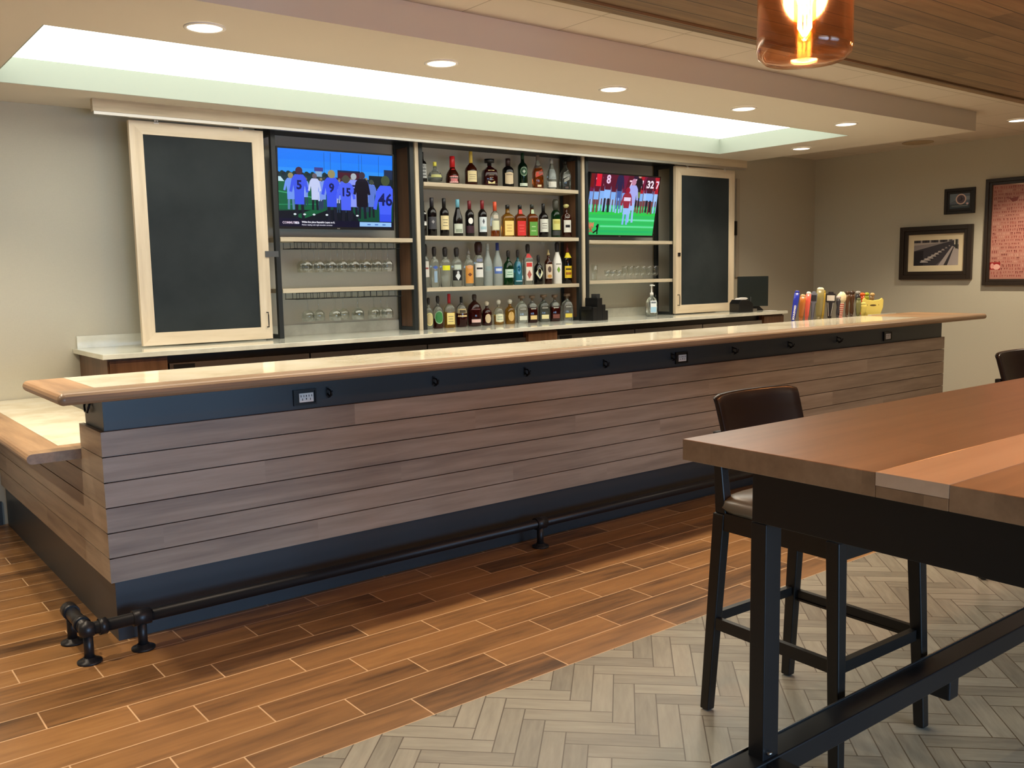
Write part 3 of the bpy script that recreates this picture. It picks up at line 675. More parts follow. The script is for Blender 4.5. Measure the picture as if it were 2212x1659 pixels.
# ------------------------------------------------------------------ bottles
def gl(name, col, rough=.03, tr=.92):
    return pb('bottle_'+name, tuple(s2l(*col)), rough, trans=tr, ior=1.42)
GC = {'clear': (232, 238, 232), 'smoke': (150, 156, 150), 'frost': (205, 215, 212), 'green': (18, 92, 44), 'dkgreen': (14, 40, 22), 'teal': (80, 170, 190), 'amber': (178, 84, 16),
      'brown': (70, 24, 10), 'maroon': (60, 12, 12), 'gold': (205, 150, 44), 'red': (170, 26, 16), 'wine': (12, 9, 10), 'black': (8, 8, 9), 'white': (238, 236, 228), 'honey': (205, 140, 40)}
def gm(c):
    if c in ('wine', 'black', 'white'): return pb('bottle_'+c, s2l(*GC[c]), .12)
    if c in ('brown', 'maroon', 'dkgreen'): return gl(c, GC[c], tr=.55)
    if c == 'frost': return gl(c, GC[c], .35, .6)
    return gl(c, GC[c])
SH = {  # (z share, radius share, exponent for square bodies)
 'wine': [(0, .92), (.01, 1), (.60, 1), (.66, .93), (.71, .68), (.75, .42), (.78, .37), (1, .36)],
 'burg': [(0, .92), (.01, 1), (.42, 1), (.52, .9), (.62, .68), (.72, .46), (.78, .38), (1, .36)],
 'liq': [(0, .93), (.01, 1), (.58, 1), (.64, .94), (.69, .72), (.73, .42), (.78, .34), (1, .32)],
 'sloped': [(0, .95), (.01, 1), (.5, 1), (.6, .82), (.72, .45), (.80, .34), (1, .31)],
 'ball': [(0, .55), (.03, .72), (.15, .95), (.27, 1), (.40, .93), (.52, .70), (.60, .40), (.66, .24), (1, .22)],
 'grand': [(0, .85), (.05, .98), (.2, 1), (.36, .9), (.46, .68), (.54, .45), (.62, .34), (.8, .26), (1, .22)],
 'tallneck': [(0, .93), (.01, 1), (.42, 1), (.50, .9), (.58, .6), (.64, .3), (.70, .22), (1, .18)],
 'squat': [(0, .93), (.02, 1), (.48, 1), (.60, .88), (.68, .5), (.72, .28), (1, .26)],
 'jug': [(0, .86), (.04, .98), (.3, 1), (.52, .97), (.66, .8), (.74, .45), (.78, .25), (1, .2)]}
def bottle(x, y, z, H, R, shape, glass_c, label, cap, lab=None, deco=(), sq=0, fill=None, fill_c=None, group=None, ang=None):
    """cap: (from share, colour, kind); lab: (z0, z1, colour, shape, half width); deco: same list"""
    rz = -math.atan2(x, y)*.55 if ang is None else ang
    root = thing('bottle', label, 'bottle', (x, y, z), rz, group)
    n = 2+sq*6
    pr = SH[shape]; neck = .64
    rings = []; mis = []
    def rr(s_, r_):
        e = n if s_ < .66 else 2+(n-2)*max(0, 1-(s_-.66)/.1)
        d = .62 if sq > .9 else 1
        if s_ >= .72: d = 1
        return (s_*H*cut, r_*R, r_*R*d, max(2, e))
    cut = 1.0; c0 = cap[0]
    pts = [q for q in pr if q[0] < c0]
    # interpolate the radius at the cap line and the fill line
    def rad(s_):
        for (a, ra), (b_, rb) in zip(pr, pr[1:]):
            if a <= s_ <= b_: return ra+(rb-ra)*(s_-a)/(b_-a)
        return pr[-1][1]
    if fill:
        pts = sorted(pts+[(fill, rad(fill))])
    pts.append((c0, rad(c0)))
    for s_, r_ in pts:
        rings.append(rr(s_, r_)); mis.append(1 if fill and s_ < fill-.001 else 0)
    mats = [gm(glass_c)]+([gm(fill_c)] if fill else [])
    MB().loft(rings, 20, caps=True, mis=mis[:-1] or None).build('body', mats, root)
    rc = rad(c0)*R; k = cap[2]; cm = rgb('cap_%d_%d_%d' % cap[1], *cap[1], rough=.35)
    z0 = c0*H+.0006
    if k == 'cyl': MB().lathe([(rc*1.06, z0), (rc*1.06, H-.002), (rc*.9, H)], 14).build('cap', cm, root)
    elif k == 'pour': MB().lathe([(rc*1.15, z0), (rc*1.05, z0+(H-z0)*.35), (rc*.6, z0+(H-z0)*.5), (rc*.42, H)], 12).build('pourer', cm, root)
    elif k == 'pourc': MB().lathe([(rc*.95, z0), (rc*1.3, z0+(H-z0)*.3), (rc*1.35, z0+(H-z0)*.8), (rc*.9, H)], 12).build('pourer_cover', cm, root)
    elif k == 'ball': MB().lathe([(rc*.9, z0), (rc*1.5, z0+(H-z0)*.3), (rc*1.8, z0+(H-z0)*.6), (rc*1.2, H-.003), (rc*.3, H)], 14).build('stopper', cm, root)
    elif k == 'wide': MB().lathe([(rc*1.1, z0), (rc*1.1, z0+(H-z0)*.4), (rc*2.5, z0+(H-z0)*.42), (rc*2.5, H)], 16).build('stopper', cm, root)
    def patch(zs0, zs1, shape_, hw, off, mb, mi):
        cols = 10; zc = (zs0+zs1)/2; hh = (zs1-zs0)/2
        vs = []
        for i in range(cols+1):
            q = -1+2*i/cols
            if shape_ == 'oval': k_ = math.sqrt(max(0, 1-q*q)); lo, hi = zc-hh*k_, zc+hh*k_
            elif shape_ == 'diamond': k_ = 1-abs(q); lo, hi = zc-hh*k_, zc+hh*k_
            elif shape_ == 'slant': lo, hi = zs0+q*.05, zs1+q*.05
            elif shape_ == 'shield': lo, hi = zs0+.03*abs(q), zs1-.04*q*q
            else: lo, hi = zs0, zs1
            for s_ in (lo, hi):
                ru = rad(min(max(s_, 0), .99))
                if sq > .9:
                    vs.append((q*hw*R*ru*.86, -R*.62*ru-off-.0006, s_*H))
                elif sq > 0:
                    vs.append((q*hw*R*ru*.80, -R*ru-off-.0004, s_*H))
                else:
                    a = -PI/2+q*hw*1.15; vs.append(((R*ru+off+.0005)*math.cos(a), (R*ru+off+.0005)*math.sin(a), s_*H))
        mb.add(vs, [(2*i, 2*i+2, 2*i+3, 2*i+1) for i in range(cols)], mi, True)
    if lab:
        for d in [d for d in deco if d[0] > lab[1]-.001 or d[1] < lab[0]]:
            mb = MB(); patch(d[0], d[1], d[3], d[4], .0003, mb, 0); mb.build('neck_label', rgb('label_%d_%d_%d' % d[2], *d[2], rough=.5), root)
        mb = MB(); mats = []; deco = [d for d in deco if d[0] <= lab[1]-.001 and d[1] >= lab[0]]
        for i, d in enumerate([lab]+list(deco)):
            patch(d[0], d[1], d[3], d[4], .0003*i, mb, i); mats.append(rgb('label_%d_%d_%d' % d[2], *d[2], rough=.5))
        mb.build('label', mats, root)
    return root
CR, WH_, BK, SL = (228, 212, 160), (232, 232, 224), (22, 22, 22), (170, 172, 168)
YT = 6.245
ZA, ZB_, ZCc, ZD = 2.2265, 1.8125, 1.4065, 1.0757
RA, RB, RC, RD = 'liqueur and whiskey bottles on the top shelf', 'wine and whiskey bottles on the second shelf', 'spirit bottles on the third shelf', 'whiskey and tequila bottles on the back counter'
def scr(z0, z1, c, n=3, hw=.5):
    """thin bars standing for lines of small print"""
    return [(z0+(z1-z0)*(i+.25)/n, z0+(z1-z0)*(i+.5)/n, c, 'rect', hw*(1-.2*(i % 2))) for i in range(n)]
G1, G2 = (140, 130, 100), (110, 100, 90)
# top shelf
bottle(4.038, YT, ZA, .24, .036, 'liq', 'wine', 'dark bottle with silver label at the far left of the top shelf', (.78, BK, 'cyl'), (.15, .60, SL, 'rect', .9), scr(.2, .5, BK, 3, .6), group=RA)
bottle(4.157, YT, ZA, .170, .060, 'ball', 'clear', 'round ball-shaped clear bottle with yellow cap on the top shelf', (.80, (232, 224, 90), 'cyl'), (.27, .40, (190, 190, 120), 'rect', .7), fill=.27, fill_c='smoke', group=RA)
bottle(4.326, YT, ZA, .225, .056, 'grand', 'brown', 'round brown liqueur bottle with red neck ribbon and pink label', (.60, (196, 30, 34), 'cyl'), (.05, .28, (226, 172, 164), 'rect', .62), [(.281, .55, (196, 30, 34), 'rect', .45), (.10, .2, (206, 120, 120), 'rect', .45)], group=RA)
bottle(4.511, YT, ZA, .275, .052, 'tallneck', 'brown', 'dark cognac bottle with tall gold foil neck on the top shelf', (.66, (214, 186, 84), 'cyl'), (.10, .42, CR, 'rect', .72), scr(.16, .34, G1, 3, .5), group=RA)
bottle(4.700, YT, ZA, .225, .060, 'squat', 'maroon', 'square decanter-like bottle with wide black stopper and cream label', (.76, BK, 'wide'), (.09, .58, (232, 218, 150), 'rect', .62), scr(.2, .45, G1, 3, .4), sq=.6, fill=.60, fill_c='maroon', group=RA)
bottle(4.896, YT, ZA, .242, .0485, 'liq', 'wine', 'dark brown bottle with shield-shaped cream label on the top shelf', (.74, (50, 30, 26), 'cyl'), (.10, .52, (214, 196, 160), 'shield', .72), scr(.40, .48, G2, 1, .5), group=RA)
bottle(5.055, YT, ZA, .297, .042, 'liq', 'dkgreen', 'tall dark green bottle with round crest, tallest on the top shelf', (.82, (20, 60, 34), 'cyl'), (.34, .60, (120, 150, 120), 'oval', .72), [(.37, .57, (22, 70, 40), 'oval', .6), (.42, .52, (180, 196, 180), 'diamond', .3), (.06, .14, (214, 226, 206), 'rect', .8)], group=RA)
bottle(5.223, YT, ZA, .29, .044, 'sloped', 'clear', 'square whisky bottle with slanted orange-red label on the top shelf', (.84, (120, 110, 100), 'cyl'), (.38, .52, (206, 70, 40), 'slant', .9), [(.06, .12, (226, 206, 160), 'rect', .5)], sq=.55, fill=.6, fill_c='amber', group=RA)
bottle(5.381, YT, ZA, .268, .043, 'sloped', 'clear', 'clear bottle with silver upper label and white band on the top shelf', (.84, SL, 'cyl'), (.34, .66, (196, 204, 206), 'rect', .8), [(.08, .26, (226, 226, 214), 'rect', .85)], group=RA)
bottle(5.540, YT, ZA, .268, .045, 'sloped', 'smoke', 'smoky square whisky bottle with slanted silver label at the right end', (.84, BK, 'cyl'), (.44, .62, (190, 190, 180), 'slant', .8), [(.30, .40, (150, 150, 140), 'slant', .7), (.06, .12, (90, 70, 60), 'rect', .4)], sq=.55, group=RA)
# second shelf
bottle(4.026, YT, ZB_, .275, .034, 'wine', 'wine', 'dark wine bottle with white label, first on the second shelf', (.74, BK, 'cyl'), (.30, .66, WH_, 'rect', .8), group=RB)
bottle(4.116, YT, ZB_, .304, .0375, 'wine', 'wine', 'black wine bottle with grey label, second on the second shelf', (.76, (40, 38, 44), 'cyl'), (.18, .50, (66, 66, 70), 'rect', .95), [(.32, .42, (150, 150, 150), 'diamond', .3)], group=RB)
bottle(4.234, YT, ZB_, .303, .0372, 'wine', 'wine', 'black wine bottle with cream label on the second shelf', (.76, BK, 'cyl'), (.17, .54, CR, 'rect', .95), scr(.25, .48, G1, 3, .5), group=RB)
bottle(4.367, YT, ZB_, .299, .0405, 'burg', 'wine', 'sloped wine bottle with pale blue capsule and low white label', (.78, (110, 176, 196), 'cyl'), (.09, .34, (206, 214, 196), 'rect', .95), [(.11, .2, (150, 160, 140), 'rect', .6)], group=RB)
bottle(4.485, YT, ZB_, .292, .0372, 'wine', 'wine', 'wine bottle with dark red capsule and round white label', (.76, (110, 26, 34), 'cyl'), (.35, .52, WH_, 'oval', .5), [(.10, .30, (60, 30, 40), 'rect', .9)], group=RB)
bottle(4.616, YT, ZB_, .299, .0375, 'wine', 'wine', 'wine bottle with red capsule and tall white label', (.76, (130, 28, 34), 'cyl'), (.13, .54, (214, 224, 226), 'rect', .85), [(.34, .50, (70, 74, 80), 'diamond', .22), (.20, .28, (170, 200, 206), 'rect', .6)], group=RB)
bottle(4.747, YT, ZB_, .292, .0375, 'liq', 'clear', 'clear bottle with orange neck and cream label on the second shelf', (.74, (214, 84, 50), 'cyl'), (.20, .46, (214, 214, 180), 'rect', .8), [(.52, .62, (200, 190, 170), 'rect', .5)], fill=.18, fill_c='amber', group=RB)
bottle(4.881, YT, ZB_, .270, .051, 'liq', 'gold', 'square honey whiskey bottle with pale yellow label', (.88, BK, 'cyl'), (.05, .50, (232, 206, 124), 'rect', .95), scr(.15, .42, (190, 150, 80), 3, .6), sq=.6, group=RB)
bottle(5.016, YT, ZB_, .273, .0485, 'liq', 'amber', 'square whiskey bottle with bright red label and red neck', (.88, BK, 'cyl'), (.05, .50, (206, 40, 34), 'rect', .95), [(.72, .86, (206, 60, 46), 'rect', .9)]+scr(.15, .42, (230, 90, 80), 3, .6), sq=.6, group=RB)
bottle(5.150, YT, ZB_, .281, .0465, 'liq', 'amber', 'square whiskey bottle with green label beside the red one', (.88, (40, 46, 40), 'cyl'), (.05, .47, (92, 156, 62), 'rect', .95), [(.72, .85, (180, 200, 160), 'rect', .8)]+scr(.15, .4, (170, 206, 140), 2, .6), sq=.6, group=RB)
bottle(5.279, YT, ZB_, .294, .0425, 'liq', 'wine', 'black bottle with white label on the second shelf', (.78, BK, 'cyl'), (.16, .54, (216, 220, 208), 'rect', .92), scr(.25, .45, G2, 3, .5), group=RB)
bottle(5.421, YT, ZB_, .335, .0425, 'liq', 'green', 'tall green whiskey bottle with cream label and dark pourer', (.72, (70, 70, 60), 'pourc'), (.20, .48, (214, 214, 130), 'rect', .85), [(.06, .18, (60, 64, 60), 'rect', .9), (.36, .44, (190, 180, 90), 'rect', .6)], group=RB)
bottle(5.546, YT, ZB_, .298, .046, 'liq', 'brown', 'amber bottle with tall white label, last on the second shelf', (.88, (206, 200, 130), 'ball'), (.16, .52, (220, 220, 208), 'rect', .7), [(.58, .72, (216, 216, 206), 'oval', .5), (.30, .38, BK, 'rect', .4)], group=RB)
# third shelf
PO = (44, 40, 38)
bottle(4.036, YT, ZCc, .345, .034, 'liq', 'clear', 'clear bottle with white label, first on the third shelf', (.72, PO, 'pourc'), (.24, .60, (222, 218, 206), 'rect', .85), [(.42, .46, (150, 80, 70), 'rect', .6)], group=RC)
bottle(4.127, YT, ZCc, .323, .0365, 'liq', 'clear', 'clear vodka bottle with blue emblem on the third shelf', (.76, PO, 'pourc'), (.44, .54, (70, 96, 170), 'diamond', .6), [(.12, .40, (150, 178, 200), 'rect', .3)], group=RC)
bottle(4.232, YT, ZCc, .32, .0425, 'liq', 'clear', 'clear bottle with bright yellow label on the third shelf', (.76, PO, 'pourc'), (.42, .54, (224, 224, 40), 'rect', .7), group=RC)
bottle(4.344, YT, ZCc, .318, .0435, 'liq', 'clear', 'clear bottle with black and white picture label', (.76, PO, 'pourc'), (.16, .42, (24, 26, 28), 'rect', .95), [(.16, .38, (220, 226, 226), 'diamond', .45), (.32, .40, (200, 206, 206), 'oval', .2), (.44, .56, (190, 204, 190), 'rect', .6)], group=RC)
bottle(4.464, YT, ZCc, .312, .0395, 'liq', 'clear', 'clear bottle with tall orange label on the third shelf', (.84, (120, 116, 110), 'pour'), (.08, .54, (214, 148, 66), 'rect', .85), [(.26, .36, (110, 60, 30), 'diamond', .4), (.46, .56, (220, 160, 110), 'oval', .6)], group=RC)
bottle(4.566, YT, ZCc, .365, .0395, 'liq', 'clear', 'clear bottle with white label and tall dark pourer cover', (.70, (50, 30, 28), 'pourc'), (.20, .52, (226, 226, 220), 'rect', .85), [(.38, .42, BK, 'rect', .6), (.55, .62, (120, 126, 150), 'rect', .6)], group=RC)
bottle(4.661, YT, ZCc, .352, .0385, 'sloped', 'frost', 'frosted tall vodka bottle with pale cap on the third shelf', (.84, (176, 186, 184), 'cyl'), (.36, .46, (140, 160, 160), 'rect', .6), group=RC)
bottle(4.765, YT, ZCc, .358, .0405, 'sloped', 'frost', 'frosted vodka bottle with dark blue cap', (.82, (34, 50, 120), 'cyl'), (.28, .44, (90, 120, 190), 'rect', .85), [(.34, .40, (220, 226, 236), 'rect', .6)], group=RC)
bottle(4.880, YT, ZCc, .295, .0455, 'squat', 'green', 'round-shouldered green gin bottle with white label', (.80, PO, 'pourc'), (.22, .46, (196, 222, 206), 'rect', .8), scr(.28, .42, (60, 130, 90), 2, .5), group=RC)
bottle(4.984, YT, ZCc, .300, .039, 'squat', 'teal', 'blue-green gin bottle with tall pale label', (.78, PO, 'pourc'), (.10, .66, (190, 218, 228), 'rect', .7), [(.3, .6, (90, 150, 190), 'oval', .35)], group=RC)
bottle(5.095, YT, ZCc, .35, .0425, 'liq', 'clear', 'square clear gin bottle with red and white label', (.78, PO, 'pourc'), (.10, .56, (226, 216, 200), 'rect', .85), [(.44, .54, (200, 50, 44), 'rect', .75), (.14, .36, (176, 90, 76), 'diamond', .6), (.66, .76, (196, 40, 40), 'rect', .9)], sq=.55, group=RC)
bottle(5.214, YT, ZCc, .256, .0415, 'squat', 'black', 'short black bottle with pale diamond label', (.76, PO, 'pourc'), (.18, .58, (222, 226, 190), 'diamond', .8), group=RC)
bottle(5.330, YT, ZCc, .300, .0365, 'liq', 'brown', 'dark rum bottle with cream picture label on the third shelf', (.84, (190, 170, 120), 'pour'), (.16, .58, (216, 200, 176), 'rect', .85), [(.34, .52, (90, 70, 60), 'oval', .4), (.18, .28, (200, 150, 80), 'oval', .5)], group=RC)
bottle(5.433, YT, ZCc, .368, .041, 'sloped', 'white', 'opaque white rum bottle with green palm mark', (.76, (34, 32, 36), 'pourc'), (.26, .42, (120, 160, 60), 'diamond', .35), [(.46, .49, (150, 150, 140), 'rect', .5)], group=RC)
bottle(5.553, YT, ZCc, .358, .041, 'liq', 'wine', 'dark rum bottle with yellow label, last on the third shelf', (.78, (110, 40, 30), 'pour'), (.14, .44, (222, 190, 40), 'rect', .8), [(.22, .28, (150, 90, 20), 'rect', .6), (.34, .38, (60, 40, 20), 'rect', .6), (.64, .77, (230, 210, 40), 'rect', .9)], group=RC)
# counter row
bottle(4.052, 6.235, ZD, .25, .0335, 'squat', 'clear', 'small clear bottle with cream oval label at the left end of the counter row', (.78, PO, 'pourc'), (.10, .52, (232, 226, 150), 'oval', .95), [(.13, .49, (196, 180, 130), 'oval', .75)], group=RD)
bottle(4.148, YT, ZD, .262, .0415, 'squat', 'clear', 'bottle with green oval label on the back counter', (.78, PO, 'pourc'), (.14, .54, (150, 190, 150), 'oval', .85), [(.17, .51, (52, 124, 64), 'oval', .7)], fill=.3, fill_c='brown', group=RD)
bottle(4.259, YT, ZD, .275, .0445, 'squat', 'clear', 'bottle with red cap and square cream label on the back counter', (.72, (176, 30, 40), 'cyl'), (.10, .44, (232, 212, 130), 'rect', .9), scr(.16, .38, G1, 3, .6), sq=.4, fill=.46, fill_c='gold', group=RD)
bottle(4.380, YT, ZD, .248, .0475, 'jug', 'clear', 'round-shouldered whiskey bottle with high tan label and dark stopper', (.80, BK, 'cyl'), (.34, .60, (222, 196, 140), 'rect', .85), [(.47, .56, (70, 60, 40), 'rect', .5)], fill=.45, fill_c='maroon', group=RD)
bottle(4.513, YT, ZD, .264, .0615, 'jug', 'maroon', 'large round dark maroon jug bottle with pale stripe', (.80, (60, 50, 44), 'pourc'), (.12, .22, (226, 190, 184), 'rect', .6), [(.52, .55, (90, 50, 50), 'rect', .6)], group=RD)
bottle(4.640, YT, ZD, .202, .043, 'squat', 'maroon', 'squat brown tequila bottle with small oval label', (.80, (200, 190, 170), 'ball'), (.10, .48, (206, 186, 150), 'oval', .55), group=RD)
bottle(4.766, YT, ZD, .212, .0425, 'squat', 'clear', 'squat clear tequila bottle with pale ball stopper', (.80, (206, 204, 190), 'ball'), (.10, .44, (222, 222, 190), 'shield', .8), scr(.18, .38, (120, 150, 130), 2, .5), fill=.4, fill_c='gold', group=RD)
bottle(4.888, YT, ZD, .212, .0440, 'squat', 'gold', 'squat golden tequila bottle with round emblem', (.80, (206, 204, 190), 'ball'), (.12, .50, (206, 170, 100), 'oval', .55), group=RD)
for x, h, r, g_, f_, lc_, tx in ((5.009, .238, .0495, 'clear', None, (214, 218, 200), 'clear bourbon bottle with white band, first of the five alike'), (5.128, .236, .0435, 'clear', 'maroon', (224, 196, 130), 'dark bourbon bottle with tan band, second of the five alike'),
                              (5.258, .240, .0490, 'smoke', None, (222, 214, 160), 'pale bourbon bottle with cream band, middle of the five alike'), (5.388, .236, .0455, 'clear', 'maroon', (120, 70, 60), 'dark bourbon bottle with brown band, fourth of the five alike'),
                              (5.535, .241, .0480, 'clear', None, (226, 206, 80), 'clear bottle with yellow band at the right end of the counter row')):
    bottle(x, 6.235, ZD, h, r, 'jug', g_, tx, (.82, (110, 90, 70), 'wide'), (.12, .27, lc_, 'rect', .85), [(.50, .54, (150, 150, 140), 'rect', .7), (.58, .60, (140, 140, 130), 'rect', .6)], sq=.4, fill=.55 if f_ else None, fill_c=f_, group=RD)

# ------------------------------------------------------------------ counter items
cd = thing('bar_caddy', 'black plastic bar caddy with stepped compartments beside the oak upright', 'caddy', (0, 0, 0))
mb = MB(); zc = ZC+.0008
for x0, x1, y0, y1, h in ((5.60, 5.65, 5.96, 6.12, .12), (5.65, 5.71, 5.96, 6.12, .20), (5.71, 5.75, 5.96, 6.12, .14), (5.75, 5.80, 5.98, 6.10, .085)):
    mb.box(x0, x1-.001, y0, y1, zc, zc+h)
mb.box(5.575, 5.60, 5.98, 6.10, zc+.10, zc+.125)
mb.build('tray', M_darkint, cd, bevel=.002)
B(5.66, 5.70, 5.98, 6.05, zc+.2002, zc+.235).build('napkin_stack', rgb('dark_napkins', 40, 40, 40, rough=.8), cd)
st = thing('sanitizer_bottle', 'clear pump sanitizer bottle with pale blue label on the back counter', 'bottle', (6.47, 6.08, zc), -.3)
MB().loft([(0, .046, .034, 5), (.13, .048, .035, 5), (.165, .04, .03, 3), (.19, .016, .016, 2), (.20, .016, .016, 2)], 24).build('body', gl('clear', GC['clear']), st)
MB().box(-.032, .032, -.0372, -.0356, .035, .15, 0).box(-.026, .026, -.0378, -.0373, .125, .14, 1).box(-.030, .030, -.0378, -.0373, .04, .09, 2).build('label', [rgb('label_w', 226, 232, 236), rgb('label_g', 110, 120, 130), rgb('label_b', 160, 200, 226)], st)
MB().lathe([(.017, .2005), (.017, .225), (.006, .227), (.006, .285), (.018, .287), (.018, .30), (.006, .302)], 14).box(-.006, .006, -.05, -.012, .288, .298).build('pump', M_white, st)
for x, y, h, tx in ((6.63, 6.27, .17, 'small black bitters bottle, left of two near the right shelf post'), (6.70, 6.25, .21, 'taller black bottle near the right shelf post, beside the sanitizer')):
    b_ = thing('bitters_bottle', tx, 'bottle', (x, y, zc), 0, 'small black bottles by the right post')
    MB().lathe([(.028, .0), (.029, h*.45), (.022, h*.58), (.010, h*.68), (.010, h*.8)], 16).build('body', gm('black'), b_); MB().lathe([(.012, h*.8+.0006), (.012, h*.9), (.004, h*.92), (.003, h)], 12).build('pourer', M_blk, b_)
ps = thing('pos_screen', 'square dark point of sale screen on a stand near the right end counter', 'screen', (7.90, 6.0, zc), math.radians(-30))
MB().box(-.165, .165, -.012, .014, .045, .355).build('display', rgb('dark_screen', 34, 40, 38, rough=.3), ps, bevel=.004)
MB().prism([(-.13, 0), (.13, 0), (.03, .09), (-.03, .09)], .015, .075, 1).build('stand', M_darkint, ps)
rp = thing('receipt_printer', 'black receipt printer with white paper below the right chalkboard door', 'printer', (7.585, 5.90, zc), math.radians(-12))
MB().prism([(-.09, 0), (.09, 0), (.09, .085), (.03, .125), (-.06, .125), (-.09, .09)], -.075, .075, 1).build('body', M_darkint, rp, bevel=.004)
MB().prism([(-.055, .1262), (.03, .1262), (.055, .137), (.03, .147), (-.04, .140)], -.038, .038, 1).build('paper', M_white, rp)
cf = thing('card_reader', 'small card reader with a short antenna between printer and screen', 'card reader', (7.72, 5.86, zc), -.4)
MB().box(-.03, .03, -.03, .03, 0, .03).build('body', M_steel, cf); MB().tube([(-.02, .01, .03), (-.02, .01, .15)], .004, 6).build('antenna', M_blk, cf)
pp = thing('paper_sheet', 'white paper sheet lying on the right end of the back counter', 'paper', (7.98, 5.84, zc))
B(-.06, .06, -.045, .045, 0, .002).build('sheet', M_white, pp)

# ------------------------------------------------------------------ beer taps
wk = thing('service_counter', 'stainless service counter behind the bar under the beer taps', 'counter', (0, 0, 0))
B(1.35, 7.80, 4.26, 4.80, .84, .88).build('top', M_steel, wk); B(1.40, 7.78, 4.28, 4.74, 0.001, .839).build('cabinet', M_darkint, wk)
tw = thing('beer_tower', 'long steel beer tower carrying the row of tap handles', 'beer tower', (0, 0, 0))
MB().box(6.40, 7.79, 4.44, 4.64, .97, 1.045).box(6.50, 6.60, 4.48, 4.56, .8805, .97).box(7.05, 7.15, 4.48, 4.56, .8805, .97).box(7.5, 7.6, 4.48, 4.56, .8805, .97).build('manifold', M_steel, tw, bevel=.006)
def tap(x, H, w_, label, cols, kind='slab', lean=.0, txt=None, y=4.52):
    z0 = 1.0455
    r = thing('tap_handle', label, 'tap handle', (x, y, z0), 0, 'beer tap handles')
    r.rotation_euler = (0, lean, -.85)
    MB().lathe([(.010, 0), (.014, .004), (.008, .012), (.008, .028)], 12).build('ferrule', M_steel, r)
    a, b_ = rgb('tap_%d_%d_%d' % cols[0], *cols[0], rough=.3), rgb('tap_%d_%d_%d' % cols[1], *cols[1], rough=.3)
    h = w_/2; H_ = H-z0; z1 = .0285
    if kind == 'slab':
        MB().loft([(z1, h*.55, h*.4, 4), (z1+.04, h*.8, h*.5, 4), (H_*.7, h, h*.5, 4), (H_-.02, h*.95, h*.5, 3)], 16).build('grip', a, r)
        MB().loft([(H_-.0195, h*.9, h*.5, 3), (H_-.006, h*.8, h*.5, 2.5), (H_, h*.4, h*.3, 2)], 16).build('finial', b_, r)
    elif kind == 'post':
        MB().loft([(z1, h*.5, h*.5, 2), (z1+.05, h*.7, h*.7, 2), (H_*.55, h*.55, h*.55, 2), (H_*.75, h*.9, h*.8, 2), (H_-.03, h*.7, h*.7, 2)], 16).build('grip', a, r)
        MB().loft([(H_-.0295, h*.6, h*.6, 2), (H_-.018, h, h, 2), (H_-.006, h*.8, h*.8, 2), (H_, h*.3, h*.3, 2)], 16).build('finial', b_, r)
    elif kind == 'shield':
        MB().prism([(-h*.35, z1), (h*.35, z1), (h*.7, H_*.6), (h, H_*.62), (h, H_-.03), (h*.6, H_-.03), (h*.5, H_-.015), (-h*.5, H_-.015), (-h*.6, H_-.03), (-h, H_-.03), (-h, H_*.62), (-h*.7, H_*.6)], -.012, .012, 1).build('grip', a, r, bevel=.003)
        MB().prism([(-h*.8, H_*.66), (h*.8, H_*.66), (h*.8, H_-.045), (-h*.8, H_-.045)], -.0142, -.0122, 1).prism([(-h*.28, z1+.02), (-h*.2, z1+.02), (-h*.5, H_*.6), (-h*.6, H_*.6)], -.0142, -.0122, 1).prism([(h*.2, z1+.02), (h*.28, z1+.02), (h*.6, H_*.6), (h*.5, H_*.6)], -.0142, -.0122, 1).build('badge', b_, r)
    elif kind == 'spiral':
        mb = MB(); n = 14
        for i in range(n):
            za, zb = z1+(H_*.62-z1)*i/n, z1+(H_*.62-z1)*(i+1)/n
            mb.loft([(za, h*(.45+.2*i/n), h*.5, 2), (zb, h*(.45+.2*(i+1)/n), h*.5, 2)], 16, mi=i % 2, caps=(i in (0, n-1)))
        mb.build('grip', [a, rgb('tap_cream', 236, 210, 180, rough=.3)], r)
        MB().loft([(H_*.62+.0005, h*.5, h*.5, 2), (H_*.72, h, h*.8, 2), (H_*.88, h*1.05, h*.8, 2), (H_, h*.4, h*.4, 2)], 18).build('finial', b_, r)
    if txt:
        p = Pic((-h*.45, -h*.5-.0008 if kind != 'shield' else -.0145, z1+.005), (h*.9, 0, 0), (0, 0, H_*.6), (0, -1, 0)); p.k = 1
        vs, fs = text_faces(txt, h*.95, 'LEFT', .001)
        L = max(v[0] for v in vs); s_ = min(1, (H_*.62)/L)
        p.mb.add([(-(vv[1]*s_-h*.28), -h*.52-.001 if kind != 'shield' else -.0146, z1+.012+vv[0]*s_) for vv in vs], fs, p.mat((232, 232, 236))); p.build('lettering', r)
    return r
tap(6.475, 1.325, .044, 'blue tap handle with white lettering, leftmost of the beer taps', ((34, 48, 160), (34, 44, 150)), 'slab', .13, 'BOULEVARD')
tap(6.585, 1.29, .050, 'tan and orange tap handle, second beer tap from the left', ((176, 104, 40), (206, 160, 110)), 'slab', .08)
tap(6.665, 1.31, .042, 'coral red tap handle with white top', ((222, 96, 76), (226, 222, 214)), 'slab', .07)
tap(6.745, 1.325, .052, 'slate blue-grey tap handle with dark top', ((104, 108, 120), (40, 40, 44)), 'shield', .06)
tap(6.84, 1.34, .064, 'tall khaki tap handle with white top', ((136, 124, 76), (232, 222, 190)), 'slab', .05)
tap(6.925, 1.315, .034, 'slim mustard tap handle behind the khaki one', ((176, 146, 40), (190, 160, 40)), 'slab', .04, None, 4.54)
tap(7.0, 1.315, .078, 'black tap handle with white bordered badge', ((34, 30, 30), (206, 200, 190)), 'shield', .04)
tap(7.092, 1.265, .044, 'short grey tap handle with round badge', ((60, 56, 60), (190, 180, 176)), 'post', .03, None, 4.5)
